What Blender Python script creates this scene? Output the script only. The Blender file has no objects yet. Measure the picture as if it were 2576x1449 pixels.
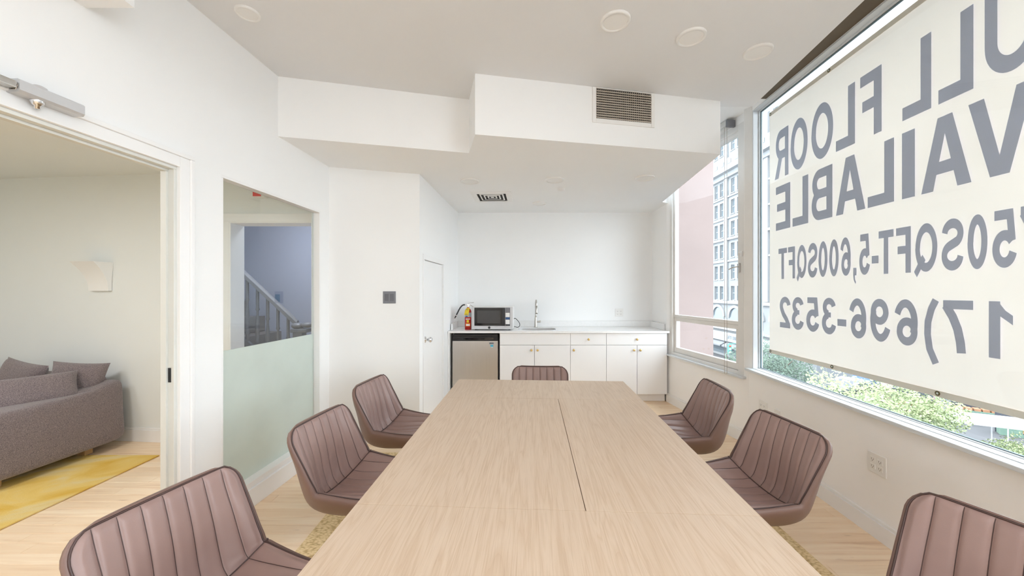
import bpy, bmesh, math, random
from mathutils import Vector, Matrix
random.seed(7)
PI = math.pi
S = bpy.context.scene
COL = S.collection

# ------------------------------------------------------------------ camera
F_PX, W_PX, H_PX, HORIZON = 935.0, 2576.0, 1449.0, 733.0
cam_d = bpy.data.cameras.new('camera')
cam = bpy.data.objects.new('camera', cam_d)
COL.objects.link(cam)
cam.location = (0, 0, 1.42)
cam.rotation_euler = (PI / 2, 0, 0)
cam_d.sensor_fit = 'HORIZONTAL'
cam_d.sensor_width = 36.0
cam_d.lens = 36.0 * F_PX / W_PX
cam_d.shift_y = (HORIZON - H_PX / 2) / W_PX
cam_d.clip_start = 0.05
cam_d.clip_end = 400
S.camera = cam

# ------------------------------------------------------------------ world, sun, exposure
world = bpy.data.worlds.new('sky')
S.world = world
world.use_nodes = True
wn = world.node_tree.nodes
wn['Background'].inputs['Color'].default_value = (0.89, 0.93, 1.0, 1)
wn['Background'].inputs['Strength'].default_value = 3.6
sun_d = bpy.data.lights.new('sun', 'SUN')
sun_d.energy = 1.6
sun_d.angle = 0.02
sun_d.color = (1.0, 0.96, 0.9)
sun = bpy.data.objects.new('sun', sun_d)
COL.objects.link(sun)
sun.rotation_euler = Vector((0.72, -0.10, -0.68)).to_track_quat('-Z', 'Y').to_euler()
S.view_settings.view_transform = 'Standard'
S.view_settings.look = 'None'
S.view_settings.gamma = 1.0
S.view_settings.use_curve_mapping = False
S.view_settings.exposure = 1.10
S.cycles.max_bounces = 14
S.cycles.diffuse_bounces = 9
S.cycles.glossy_bounces = 4
S.cycles.transmission_bounces = 8
S.cycles.transparent_max_bounces = 16
S.cycles.sample_clamp_indirect = 6.0
S.cycles.caustics_reflective = False
S.cycles.caustics_refractive = False

# ------------------------------------------------------------------ materials
def lin(c):
    c = c / 255.0
    return c / 12.92 if c <= 0.04045 else ((c + 0.055) / 1.055) ** 2.4
def rgb(r, g, b):
    return (lin(r), lin(g), lin(b), 1.0)

class N:
    """small node-tree writer"""
    def __init__(self, name):
        self.m = bpy.data.materials.new(name)
        self.m.use_nodes = True
        self.t = self.m.node_tree
        self.b = self.t.nodes['Principled BSDF']
        self.out = self.t.nodes['Material Output']
    def add(self, kind, **kw):
        n = self.t.nodes.new(kind)
        for k, v in kw.items():
            if k in n.inputs.keys():
                n.inputs[k].default_value = v
            else:
                setattr(n, k, v)
        return n
    def link(self, a, b):
        self.t.links.new(a, b)
    def math(self, op, a, b=None, c=None):
        n = self.t.nodes.new('ShaderNodeMath')
        n.operation = op
        for i, v in enumerate((a, b, c)):
            if v is None:
                continue
            if isinstance(v, (int, float)):
                n.inputs[i].default_value = v
            else:
                self.link(v, n.inputs[i])
        return n.outputs[0]
    def ramp(self, fac, stops):
        n = self.t.nodes.new('ShaderNodeValToRGB')
        e = n.color_ramp.elements
        e[0].position, e[0].color = stops[0]
        e[1].position, e[1].color = stops[-1]
        for p, c in stops[1:-1]:
            x = e.new(p)
            x.color = c
        self.link(fac, n.inputs[0])
        return n.outputs[0]
    def mix(self, fac, a, b):
        n = self.t.nodes.new('ShaderNodeMix')
        n.data_type = 'RGBA'
        for sock, v in ((n.inputs[0], fac), (n.inputs[6], a), (n.inputs[7], b)):
            if isinstance(v, (int, float, tuple)):
                sock.default_value = v
            else:
                self.link(v, sock)
        return n.outputs[2]
    def bump(self, height, strength=0.1, dist=0.01):
        n = self.add('ShaderNodeBump', Strength=strength, Distance=dist)
        self.link(height, n.inputs['Height'])
        self.link(n.outputs[0], self.b.inputs['Normal'])

def shade(c, k):
    return (c[0] * k, c[1] * k, c[2] * k, 1)

def plain(name, c, rough=0.6, metal=0.0, var=0.05, scale=12.0, bump=0.0, bscale=None, coat=0.0, spec=0.5):
    n = N(name)
    tc = n.add('ShaderNodeTexCoord')
    nz = n.add('ShaderNodeTexNoise', Scale=scale, Detail=3.0)
    n.link(tc.outputs['Object'], nz.inputs['Vector'])
    n.link(n.ramp(nz.outputs[0], [(0.3, shade(c, 1 - var)), (0.7, shade(c, 1 + var * 0.4))]), n.b.inputs['Base Color'])
    n.b.inputs['Roughness'].default_value = rough
    n.b.inputs['Metallic'].default_value = metal
    n.b.inputs['Coat Weight'].default_value = coat
    n.b.inputs['Specular IOR Level'].default_value = spec
    if bump:
        nb = n.add('ShaderNodeTexNoise', Scale=bscale or scale * 6, Detail=2.0)
        n.link(tc.outputs['Object'], nb.inputs['Vector'])
        n.bump(nb.outputs[0], bump, 0.004)
    return n.m

M = {}
M['wall'] = plain('white wall paint', (0.875, 0.88, 0.88, 1), 0.65, var=0.012, scale=1.5, bump=0.05, bscale=160, spec=0.25)
M['wall_cream'] = plain('cream wall paint', (0.91, 0.90, 0.89, 1), 0.65, var=0.012, scale=1.5, bump=0.05, bscale=160, spec=0.25)
M['wall_room'] = plain('lounge wall paint', (0.80, 0.83, 0.83, 1), 0.7, var=0.012, scale=1.5, bump=0.05, bscale=160, spec=0.2)
M['ceiling'] = plain('ceiling paint', (0.76, 0.765, 0.775, 1), 0.8, var=0.012, scale=1.2, bump=0.04, bscale=150, spec=0.15)
M['hall'] = plain('blue grey hall paint', rgb(150, 154, 170), 0.7, var=0.03, scale=1.0)
M['trim'] = plain('white satin trim', (0.86, 0.86, 0.86, 1), 0.4, var=0.01, scale=3)
M['frame'] = plain('off white window frame', (0.76, 0.75, 0.73, 1), 0.45, var=0.03, scale=5)
M['sill'] = plain('pale blue grey sill paint', (0.64, 0.67, 0.69, 1), 0.4, var=0.02, scale=4)
M['jamb'] = plain('pale grey door jamb', (0.70, 0.71, 0.68, 1), 0.5, var=0.03, scale=4)
M['lacquer'] = plain('white cabinet laminate', (0.83, 0.83, 0.84, 1), 0.4, var=0.01, scale=3)
M['quartz'] = plain('white quartz worktop', (0.84, 0.84, 0.84, 1), 0.25, var=0.03, scale=30)
M['brass'] = plain('brushed brass', (0.72, 0.52, 0.22, 1), 0.35, 1.0, 0.05, 40)
M['chrome'] = plain('polished chrome', (0.75, 0.75, 0.76, 1), 0.12, 1.0, 0.02, 20)
M['nickel'] = plain('brushed nickel', (0.58, 0.56, 0.53, 1), 0.3, 1.0, 0.04, 40)
M['alu'] = plain('satin aluminium', (0.62, 0.62, 0.63, 1), 0.45, 0.6, 0.03, 20)
M['black'] = plain('black plastic', (0.012, 0.012, 0.014, 1), 0.3, 0, 0.2, 20)
M['blackgloss'] = plain('black glass', (0.008, 0.008, 0.010, 1), 0.08, 0, 0.1, 20)
M['gasket'] = plain('teal grey glazing gasket', rgb(96, 112, 116), 0.6, 0, 0.1, 20)
M['rubber'] = plain('dark grey rubber', (0.03, 0.032, 0.036, 1), 0.6, 0, 0.2, 20)
M['dark'] = plain('dark opening', (0.02, 0.016, 0.014, 1), 0.8, 0, 0.2, 20)
M['ovenglass'] = plain('dark oven window', rgb(58, 58, 60), 0.15, 0, 0.05, 8)
M['silver'] = plain('light silver plastic', rgb(204, 204, 206), 0.35, 0.1, 0.03, 20)
M['plate'] = plain('white plastic plate', (0.82, 0.81, 0.79, 1), 0.35, 0, 0.01, 10)
M['slot'] = plain('socket slots', (0.10, 0.09, 0.08, 1), 0.6, 0, 0.1, 10)
M['greyplate'] = plain('grey plastic plate', rgb(118, 119, 126), 0.35, 0, 0.03, 20)
M['greyrocker'] = plain('grey rocker', rgb(96, 97, 104), 0.3, 0, 0.03, 20)
M['bluegrey_plate'] = plain('blue grey plate', rgb(110, 130, 150), 0.4, 0, 0.03, 20)
M['grille'] = plain('beige vent slats', rgb(176, 166, 154), 0.5, 0.0, 0.04, 20)
M['red'] = plain('red enamel', (0.50, 0.012, 0.008, 1), 0.25, 0, 0.05, 20)
M['yellow'] = plain('yellow tag card', (0.80, 0.60, 0.02, 1), 0.5, 0, 0.05, 40)
M['white'] = plain('white print', (0.85, 0.85, 0.84, 1), 0.5, 0, 0.02, 20)
M['orange'] = plain('orange print', (0.80, 0.25, 0.03, 1), 0.5, 0, 0.05, 20)
M['silverprint'] = plain('silver label', rgb(168, 172, 180), 0.4, 0, 0.05, 60)
M['blueprint'] = plain('blue print', rgb(40, 80, 130), 0.4, 0, 0.05, 20)
M['cyan'] = plain('cyan sticker', rgb(60, 170, 200), 0.4, 0, 0.05, 20)
M['grommet'] = plain('aged brass eyelet', (0.18, 0.13, 0.06, 1), 0.4, 1.0, 0.1, 40)
M['redsign'] = plain('red sign face', (0.75, 0.03, 0.02, 1), 0.4, 0, 0.05, 20)
M['greypaint'] = plain('grey stair paint', rgb(98, 98, 102), 0.45, 0, 0.05, 6)
M['darkstair'] = plain('dark stair treads', rgb(96, 92, 92), 0.5, 0, 0.08, 6)

def leather():
    n = N('mauve brown leather')
    tc = n.add('ShaderNodeTexCoord')
    a = n.add('ShaderNodeTexNoise', Scale=5.0, Detail=3.0)
    n.link(tc.outputs['Object'], a.inputs['Vector'])
    n.link(n.ramp(a.outputs[0], [(0.3, rgb(142, 116, 110)), (0.7, rgb(154, 128, 122))]), n.b.inputs['Base Color'])
    v = n.add('ShaderNodeTexVoronoi', Scale=420.0)
    n.link(tc.outputs['Object'], v.inputs['Vector'])
    n.bump(v.outputs[0], 0.08, 0.001)
    n.b.inputs['Roughness'].default_value = 0.40
    return n.m
M['leather'] = leather()
M['leather_dark'] = plain('dark leather piping', rgb(74, 54, 50), 0.45, 0, 0.08, 30)
M['leather_out'] = plain('brown leather shell', rgb(128, 102, 93), 0.42, 0, 0.06, 6, bump=0.06, bscale=300)
M['chairmetal'] = plain('black chair metal', (0.02, 0.02, 0.02, 1), 0.35, 0.3, 0.1, 20)

def wood_table():
    n = N('pale oak table laminate')
    tc = n.add('ShaderNodeTexCoord')
    sp = n.add('ShaderNodeSeparateXYZ')
    n.link(tc.outputs['Object'], sp.inputs[0])
    x, y = sp.outputs[0], sp.outputs[1]
    strip = n.math('FLOOR', n.math('DIVIDE', x, 0.113))
    wn_ = n.add('ShaderNodeTexWhiteNoise', noise_dimensions='1D')
    n.link(strip, wn_.inputs['W'])
    off = n.math('MULTIPLY', wn_.outputs[0], 17.0)
    cb = n.add('ShaderNodeCombineXYZ')
    n.link(n.math('MULTIPLY', x, 15.0), cb.inputs[0])
    n.link(n.math('ADD', n.math('MULTIPLY', y, 0.75), off), cb.inputs[1])
    n.link(off, cb.inputs[2])
    big = n.add('ShaderNodeTexNoise', Scale=1.0, Detail=3.0, Distortion=0.7)
    n.link(cb.outputs[0], big.inputs['Vector'])
    ring = n.math('FRACT', n.math('MULTIPLY', big.outputs[0], 9.0))
    cf = n.add('ShaderNodeCombineXYZ')
    n.link(n.math('MULTIPLY', x, 260.0), cf.inputs[0])
    n.link(n.math('MULTIPLY', y, 9.0), cf.inputs[1])
    n.link(off, cf.inputs[2])
    fine = n.add('ShaderNodeTexNoise', Scale=1.0, Detail=2.0)
    n.link(cf.outputs[0], fine.inputs['Vector'])
    base = n.ramp(ring, [(0.0, rgb(191, 167, 143)), (0.25, rgb(200, 178, 155)), (0.6, rgb(203, 182, 160)), (1.0, rgb(195, 172, 148))])
    c2 = n.mix(n.math('MULTIPLY', n.ramp(fine.outputs[0], [(0.5, (0, 0, 0, 1)), (0.72, (1, 1, 1, 1))]), 0.4), base, rgb(174, 148, 123))
    c3 = n.mix(n.math('MULTIPLY', wn_.outputs[0], 0.16), c2, rgb(182, 157, 132))
    n.link(c3, n.b.inputs['Base Color'])
    n.b.inputs['Roughness'].default_value = 0.42
    n.b.inputs['Specular IOR Level'].default_value = 0.4
    n.bump(fine.outputs[0], 0.06, 0.002)
    return n.m
M['table'] = wood_table()

def wood_floor():
    n = N('light maple floorboards')
    tc = n.add('ShaderNodeTexCoord')
    oi = n.add('ShaderNodeObjectInfo')
    mp = n.add('ShaderNodeMapping')
    mp.inputs['Scale'].default_value = (2.2, 34.0, 1.0)
    n.link(tc.outputs['Object'], mp.inputs['Vector'])
    nz = n.add('ShaderNodeTexNoise', Scale=1.0, Detail=5.0, Distortion=0.6)
    n.link(mp.outputs[0], nz.inputs['Vector'])
    col = n.ramp(nz.outputs[0], [(0.25, rgb(214, 182, 150)), (0.42, rgb(238, 213, 182)), (0.7, rgb(246, 226, 198))])
    tone = n.mix(n.math('MULTIPLY', oi.outputs['Random'], 0.5), col, rgb(224, 192, 156))
    k = n.add('ShaderNodeTexNoise', Scale=1.0, Detail=2.0)
    mk = n.add('ShaderNodeMapping')
    mk.inputs['Scale'].default_value = (5.0, 20.0, 1.0)
    n.link(tc.outputs['Object'], mk.inputs['Vector'])
    n.link(mk.outputs[0], k.inputs['Vector'])
    kn = n.ramp(k.outputs[0], [(0.68, (0, 0, 0, 1)), (0.78, (1, 1, 1, 1))])
    n.link(n.mix(n.math('MULTIPLY', kn, 0.5), tone, rgb(150, 108, 76)), n.b.inputs['Base Color'])
    n.b.inputs['Roughness'].default_value = 0.38
    n.bump(nz.outputs[0], 0.05, 0.003)
    return n.m
M['floor'] = wood_floor()
M['floorgap'] = plain('dark board joints', rgb(120, 92, 66), 0.7, 0, 0.1, 10)

def boucle():
    n = N('grey brown boucle fabric')
    tc = n.add('ShaderNodeTexCoord')
    a = n.add('ShaderNodeTexNoise', Scale=210.0, Detail=3.0)
    b = n.add('ShaderNodeTexNoise', Scale=9.0, Detail=4.0)
    for q in (a, b):
        n.link(tc.outputs['Object'], q.inputs['Vector'])
    c = n.ramp(a.outputs[0], [(0.28, rgb(80, 70, 74)), (0.46, rgb(122, 111, 112)), (0.58, rgb(140, 128, 127)), (0.75, rgb(166, 154, 150))])
    n.link(n.mix(n.math('MULTIPLY', b.outputs[0], 0.35), c, rgb(112, 100, 108)), n.b.inputs['Base Color'])
    n.b.inputs['Roughness'].default_value = 0.95
    n.b.inputs['Sheen Weight'].default_value = 0.3
    n.bump(a.outputs[0], 0.4, 0.006)
    return n.m
M['boucle'] = boucle()
M['sofaleg'] = plain('oak sofa feet', rgb(176, 140, 96), 0.5, 0, 0.1, 20)

def yellow_rug():
    n = N('mottled yellow rug')
    tc = n.add('ShaderNodeTexCoord')
    a = n.add('ShaderNodeTexNoise', Scale=2.2, Detail=4.0, Distortion=1.2)
    b = n.add('ShaderNodeTexNoise', Scale=160.0, Detail=1.0)
    for q in (a, b):
        n.link(tc.outputs['Object'], q.inputs['Vector'])
    c = n.ramp(a.outputs[0], [(0.35, rgb(214, 170, 60)), (0.48, rgb(226, 194, 110)), (0.58, rgb(222, 202, 148)), (0.72, rgb(216, 178, 84))])
    n.link(n.mix(n.math('MULTIPLY', b.outputs[0], 0.25), c, rgb(196, 166, 96)), n.b.inputs['Base Color'])
    n.b.inputs['Roughness'].default_value = 0.95
    n.bump(b.outputs[0], 0.3, 0.004)
    return n.m
M['yellowrug'] = yellow_rug()

def jute():
    n = N('braided jute')
    tc = n.add('ShaderNodeTexCoord')
    v = n.add('ShaderNodeTexVoronoi', Scale=1.0)
    mp = n.add('ShaderNodeMapping')
    mp.inputs['Scale'].default_value = (55, 90, 1)
    n.link(tc.outputs['Object'], mp.inputs['Vector'])
    n.link(mp.outputs[0], v.inputs['Vector'])
    n.link(n.ramp(v.outputs[0], [(0.0, rgb(236, 214, 172)), (0.5, rgb(224, 198, 150)), (0.9, rgb(186, 156, 110))]), n.b.inputs['Base Color'])
    n.b.inputs['Roughness'].default_value = 0.95
    n.bump(v.outputs[0], -0.7, 0.008)
    return n.m
M['jute'] = jute()

def steel():
    n = N('brushed stainless steel')
    tc = n.add('ShaderNodeTexCoord')
    mp = n.add('ShaderNodeMapping')
    mp.inputs['Scale'].default_value = (260, 260, 3)
    n.link(tc.outputs['Object'], mp.inputs['Vector'])
    a = n.add('ShaderNodeTexNoise', Scale=1.0, Detail=3.0)
    n.link(mp.outputs[0], a.inputs['Vector'])
    n.link(n.ramp(a.outputs[0], [(0.3, (0.60, 0.57, 0.54, 1)), (0.7, (0.64, 0.61, 0.58, 1))]), n.b.inputs['Base Color'])
    n.b.inputs['Metallic'].default_value = 1.0
    n.b.inputs['Roughness'].default_value = 0.38
    n.b.inputs['Anisotropic'].default_value = 0.5
    return n.m
M['steel'] = steel()

def glass(name, tint=(0.96, 0.985, 0.98, 1), refl=0.5):
    n = N(name)
    n.t.nodes.remove(n.b)
    tr = n.add('ShaderNodeBsdfTransparent', Color=tint)
    gl = n.add('ShaderNodeBsdfGlossy', Roughness=0.02)
    fr = n.add('ShaderNodeLayerWeight', Blend=0.5)
    mx = n.add('ShaderNodeMixShader')
    f5 = n.math('POWER', fr.outputs['Facing'], 4.0)
    n.link(n.math('MULTIPLY', n.math('MULTIPLY_ADD', f5, 0.9, 0.04), refl), mx.inputs[0])
    n.link(tr.outputs[0], mx.inputs[1])
    n.link(gl.outputs[0], mx.inputs[2])
    n.link(mx.outputs[0], n.out.inputs[0])
    return n.m
M['glass'] = glass('window glass', (0.95, 0.985, 0.985, 1), 0.5)
M['glass_clear'] = glass('partition glass', (0.93, 0.95, 0.945, 1), 1.0)

def translucent(name, c, fac, rough_scale=8.0, extra_transparent=0.0):
    n = N(name)
    n.t.nodes.remove(n.b)
    tc = n.add('ShaderNodeTexCoord')
    a = n.add('ShaderNodeTexNoise', Scale=rough_scale, Detail=3.0)
    n.link(tc.outputs['Object'], a.inputs['Vector'])
    col = n.ramp(a.outputs[0], [(0.3, shade(c, 0.96)), (0.7, shade(c, 1.02))])
    d = n.add('ShaderNodeBsdfDiffuse')
    t = n.add('ShaderNodeBsdfTranslucent')
    n.link(col, d.inputs[0])
    n.link(col, t.inputs[0])
    mx = n.add('ShaderNodeMixShader')
    mx.inputs[0].default_value = fac
    n.link(d.outputs[0], mx.inputs[1])
    n.link(t.outputs[0], mx.inputs[2])
    last = mx
    if extra_transparent:
        tp = n.add('ShaderNodeBsdfTransparent', Color=(0.9, 0.95, 0.93, 1))
        m2 = n.add('ShaderNodeMixShader')
        m2.inputs[0].default_value = extra_transparent
        n.link(mx.outputs[0], m2.inputs[1])
        n.link(tp.outputs[0], m2.inputs[2])
        last = m2
    n.link(last.outputs[0], n.out.inputs[0])
    return n.m
M['banner'] = translucent('cream vinyl banner', (0.92, 0.825, 0.75, 1), 0.16, 2.0)
M['letter'] = plain('grey blue banner print', (0.53, 0.53, 0.67, 1), 0.8, 0, 0.02, 6, spec=0.1)
M['frost'] = translucent('frosted film', (0.74, 0.80, 0.77, 1), 0.45, 4.0)
M['shade_fabric'] = translucent('white roller fabric', (0.8, 0.79, 0.77, 1), 0.3, 30.0)

# ------------------------------------------------------------------ mesh helpers
class MB:
    def __init__(self):
        self.v, self.f, self.s = [], [], []
    def add(self, vs, fs, smooth=False):
        o = len(self.v)
        self.v += [tuple(p) for p in vs]
        self.f += [tuple(i + o for i in q) for q in fs]
        self.s += [smooth] * len(fs)
        return self
    def box(self, a, b, ch=0.0):
        x0, y0, z0 = [min(p, q) for p, q in zip(a, b)]
        x1, y1, z1 = [max(p, q) for p, q in zip(a, b)]
        if ch <= 0:
            vs = [(x0, y0, z0), (x1, y0, z0), (x1, y1, z0), (x0, y1, z0), (x0, y0, z1), (x1, y0, z1), (x1, y1, z1), (x0, y1, z1)]
            return self.add(vs, [(0, 3, 2, 1), (4, 5, 6, 7), (0, 1, 5, 4), (1, 2, 6, 5), (2, 3, 7, 6), (3, 0, 4, 7)])
        c = min(ch, (x1 - x0) * .45, (y1 - y0) * .45, (z1 - z0) * .45)
        bm = bmesh.new()
        bmesh.ops.create_cube(bm, size=1.0)
        for v in bm.verts:
            v.co = Vector((x0 if v.co.x < 0 else x1, y0 if v.co.y < 0 else y1, z0 if v.co.z < 0 else z1))
        bmesh.ops.bevel(bm, geom=bm.edges[:], offset=c, segments=2, affect='EDGES', profile=0.6)
        bm.verts.index_update()
        self.add([v.co[:] for v in bm.verts], [[v.index for v in f.verts] for f in bm.faces])
        bm.free()
        return self
    def prism(self, poly, z0, z1):
        n = len(poly)
        vs = [(p[0], p[1], z0) for p in poly] + [(p[0], p[1], z1) for p in poly]
        fs = [tuple(range(n - 1, -1, -1)), tuple(range(n, 2 * n))]
        fs += [(i, (i + 1) % n, n + (i + 1) % n, n + i) for i in range(n)]
        return self.add(vs, fs)
    def cyl(self, p0, p1, r0, r1=None, n=20, smooth=True):
        r1 = r0 if r1 is None else r1
        p0, p1 = Vector(p0), Vector(p1)
        d = (p1 - p0).normalized()
        a = d.orthogonal().normalized()
        b = d.cross(a)
        vs = []
        for p, r in ((p0, r0), (p1, r1)):
            for i in range(n):
                t = 2 * PI * i / n
                vs.append(p + a * (r * math.cos(t)) + b * (r * math.sin(t)))
        self.add(vs, [(i, (i + 1) % n, n + (i + 1) % n, n + i) for i in range(n)], smooth)
        self.add(vs, [tuple(range(n - 1, -1, -1)), tuple(range(n, 2 * n))])
        return self
    def lathe(self, prof, c=(0, 0, 0), n=24, axis='z', smooth=True):
        vs, fs = [], []
        for r, h in prof:
            for i in range(n):
                t = 2 * PI * i / n
                p = (r * math.cos(t), r * math.sin(t), h)
                if axis == 'y':
                    p = (p[0], -p[2], p[1])
                elif axis == 'x':
                    p = (p[2], p[0], p[1])
                vs.append((c[0] + p[0], c[1] + p[1], c[2] + p[2]))
        for j in range(len(prof) - 1):
            for i in range(n):
                fs.append((j * n + i, j * n + (i + 1) % n, (j + 1) * n + (i + 1) % n, (j + 1) * n + i))
        return self.add(vs, fs, smooth)
    def tube(self, path, r, n=10, closed=False, cap=True):
        P = [Vector(p) for p in path]
        m = len(P)
        R = r if isinstance(r, (list, tuple)) else [r] * m
        up = None
        vs = []
        for i in range(m):
            if closed:
                d = (P[(i + 1) % m] - P[i - 1]).normalized()
            else:
                d = (P[min(i + 1, m - 1)] - P[max(i - 1, 0)]).normalized()
            if up is None:
                up = d.orthogonal().normalized()
            up = (up - d * up.dot(d)).normalized()
            b = d.cross(up)
            for k in range(n):
                t = 2 * PI * k / n
                vs.append(P[i] + up * (R[i] * math.cos(t)) + b * (R[i] * math.sin(t)))
        fs = []
        for i in range(m if closed else m - 1):
            j = (i + 1) % m
            for k in range(n):
                fs.append((i * n + k, i * n + (k + 1) % n, j * n + (k + 1) % n, j * n + k))
        self.add(vs, fs, True)
        if cap and not closed:
            self.add(vs[:n], [tuple(range(n - 1, -1, -1))])
            self.add(vs[-n:], [tuple(range(n))])
        return self
    def grid(self, fn, nu, nv, smooth=True, flip=False):
        vs = [fn(i / nu, j / nv) for j in range(nv + 1) for i in range(nu + 1)]
        fs = []
        for j in range(nv):
            for i in range(nu):
                q = (j * (nu + 1) + i, j * (nu + 1) + i + 1, (j + 1) * (nu + 1) + i + 1, (j + 1) * (nu + 1) + i)
                fs.append(q[::-1] if flip else q)
        return self.add(vs, fs, smooth)
    def mesh(self, name):
        me = bpy.data.meshes.new(name)
        me.from_pydata(self.v, [], self.f)
        me.polygons.foreach_set('use_smooth', self.s)
        me.update()
        return me
    def build(self, name, mat, parent=None, loc=None, rotz=None):
        me = self.mesh(name)
        me.materials.append(M[mat])
        return link(name, me, parent, loc, rotz)

def link(name, data, parent=None, loc=None, rotz=None):
    o = bpy.data.objects.new(name, data)
    COL.objects.link(o)
    if parent is not None:
        o.parent = parent
    if loc is not None:
        o.location = loc
    if rotz is not None:
        o.rotation_euler = (0, 0, rotz)
    return o

def thing(name, label, cat, loc=(0, 0, 0), rotz=0.0, group=None):
    return tag(link(name, None, None, loc, rotz), label, cat, group)
def tag(o, label, cat, group=None):
    o['label'] = label
    o['category'] = cat
    if group:
        o['group'] = group
    return o
def struct(o):
    o['kind'] = 'structure'
    return o
def dup(root, loc, rotz, label):
    r = root.copy()
    COL.objects.link(r)
    r.location = loc
    r.rotation_euler = (0, 0, rotz)
    r['label'] = label
    for ch in list(root.children):
        c = ch.copy()
        COL.objects.link(c)
        c.parent = r
        for g in list(ch.children):
            d = g.copy()
            COL.objects.link(d)
            d.parent = c
    return r
def rect(mb, x0, x1, z0, z1, y, th=0.002, ch=0):
    return mb.box((x0, y - th, z0), (x1, y, z1), ch)

# wall frames: local +x along the wall, -y into the room, z up
def frame_of(a, b):
    return (a[0], a[1], 0), math.atan2(b[1] - a[1], b[0] - a[0]), math.hypot(b[0] - a[0], b[1] - a[1])
LW = ((-1.893, 0.0, 0), math.atan2(1.0, 0.0663))                 # left wall, local x = 1.0022*Y
RW = ((1.973, 0.0, 0), math.atan2(-1.0, -0.0615))                # window wall, local x = -1.0019*Y
CB_A, CB_B = (2.005, 4.80), (2.190, 3.42)
BW_O, BW_T, BW_L = frame_of(CB_A, CB_B)                          # casement wall, far to near
CC_A, CC_B = (-1.668, 3.39), (-0.896, 3.60)
CW_O, CW_T, CW_L = frame_of(CC_A, CC_B)
DD_A, DD_B = (-0.896, 3.60), (-0.774, 5.44)
DW_O, DW_T, DW_L = frame_of(DD_A, DD_B)
LY = lambda y: y * 1.0022
RY = lambda y: -y * 1.0019

def wall_mesh(x0, x1, z0, z1, th, holes):
    """wall slab in local coords with rectangular holes (x0,x1,z0,z1)"""
    mb = MB()
    xs = sorted({x0, x1, *[h[0] for h in holes], *[h[1] for h in holes]})
    for a, b in zip(xs[:-1], xs[1:]):
        cuts = sorted([(h[2], h[3]) for h in holes if h[0] <= a + 1e-6 and h[1] >= b - 1e-6])
        z = z0
        for c0, c1 in cuts:
            if c0 > z + 1e-6:
                mb.box((a, 0, z), (b, th, c0))
            z = c1
        if z < z1 - 1e-6:
            mb.box((a, 0, z), (b, th, z1))
    return mb

HC, HL, HP = 2.995, 2.555, 3.22       # upper ceiling, lowered ceiling, pocket top

# ------------------------------------------------------------------ structure: walls
DOOR = (LY(0.86), LY(1.956), 0.0, 2.075)
WIN_L = (LY(2.232), LY(3.254), 0.16, 2.12)
struct(wall_mesh(LY(-2.4), LY(3.50), 0, HP, 0.064, [DOOR, WIN_L]).build('wall_left', 'wall', None, *LW))
WIN_R1 = (RY(3.372), RY(0.42), 0.72, 3.06)
WIN_R2 = (RY(0.30), RY(-2.25), 0.72, 3.06)  # unseen opening added behind the viewer to let in more daylight
struct(wall_mesh(RY(3.425), RY(-2.4), 0, HP, 0.078, [WIN_R1, WIN_R2]).build('wall_right', 'wall_cream', None, *RW))
WIN_B = (0.06, BW_L - 0.075, 0.62, 3.02)
struct(wall_mesh(-0.02, BW_L + 0.02, 0, HP, 0.09, [WIN_B]).build('wall_casement', 'wall_cream', None, BW_O, BW_T))
struct(wall_mesh(-0.02, CW_L, 0, 2.6, 0.12, []).build('wall_switch', 'wall', None, CW_O, CW_T))
CDOOR = (0.137, 0.900, 0.0, 1.742)
struct(wall_mesh(0.0, DW_L + 0.1, 0, 2.6, 0.12, [CDOOR]).build('wall_closet', 'wall', None, DW_O, DW_T))
struct(MB().box((-0.95, 5.36, 0), (2.2, 5.50, 2.6)).build('wall_back', 'wall'))
struct(MB().prism([(2.005, 4.80), (2.16, 4.82), (2.16, 5.40), (2.02, 5.40)], 0, HP).build('wall_kitchen_right', 'wall_cream'))
# end wall behind the viewer
struct(wall_mesh(-2.3, 2.1, 0, HP, 0.2, []).build('wall_front', 'wall', None, (0, -2.4, 0), PI))
struct(MB().box((-1.98, -2.4, 2.61), (-1.585, 1.56, 3.1)).build('trim_1', 'wall'))

# ceilings
struct(MB().prism([(-2.2, -2.4), (1.66, -2.4), (1.845, 1.5), (1.906, 2.009), (2.05, 3.17), (-1.9, 3.17)], HC, HC + 0.06).build('ceiling', 'ceiling'))
SOFFIT = [(-1.72, 2.72), (-0.352, 3.05), (-0.267, 2.687), (1.724, 3.076), (1.91, 4.72), (2.03, 4.80), (2.03, 5.42), (-1.2, 5.42), (-2.0, 3.6), (-1.95, 2.66)]
M['pocket'] = plain('dark brown window pocket', rgb(92, 78, 60), 0.6, 0, 0.1, 8)  # even dark brown for the pocket roof above the banner window
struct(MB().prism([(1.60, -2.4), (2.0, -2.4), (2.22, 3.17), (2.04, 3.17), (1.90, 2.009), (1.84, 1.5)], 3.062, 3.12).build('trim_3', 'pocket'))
struct(MB().prism([(1.74, 3.171), (2.22, 3.171), (2.20, 3.50), (2.02, 4.80), (1.93, 4.70)], 3.10, 3.16).build('ceiling_window_bay', 'wall'))
struct(MB().prism(SOFFIT, HL, HP).build('ceiling_lowered', 'wall'))
struct(MB().prism([(-2.3, -2.6), (2.4, -2.6), (2.6, 3.5), (2.3, 5.5), (-2.3, 5.5)], HP, HP + 0.12).build('ceiling_slab', 'wall'))

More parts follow.
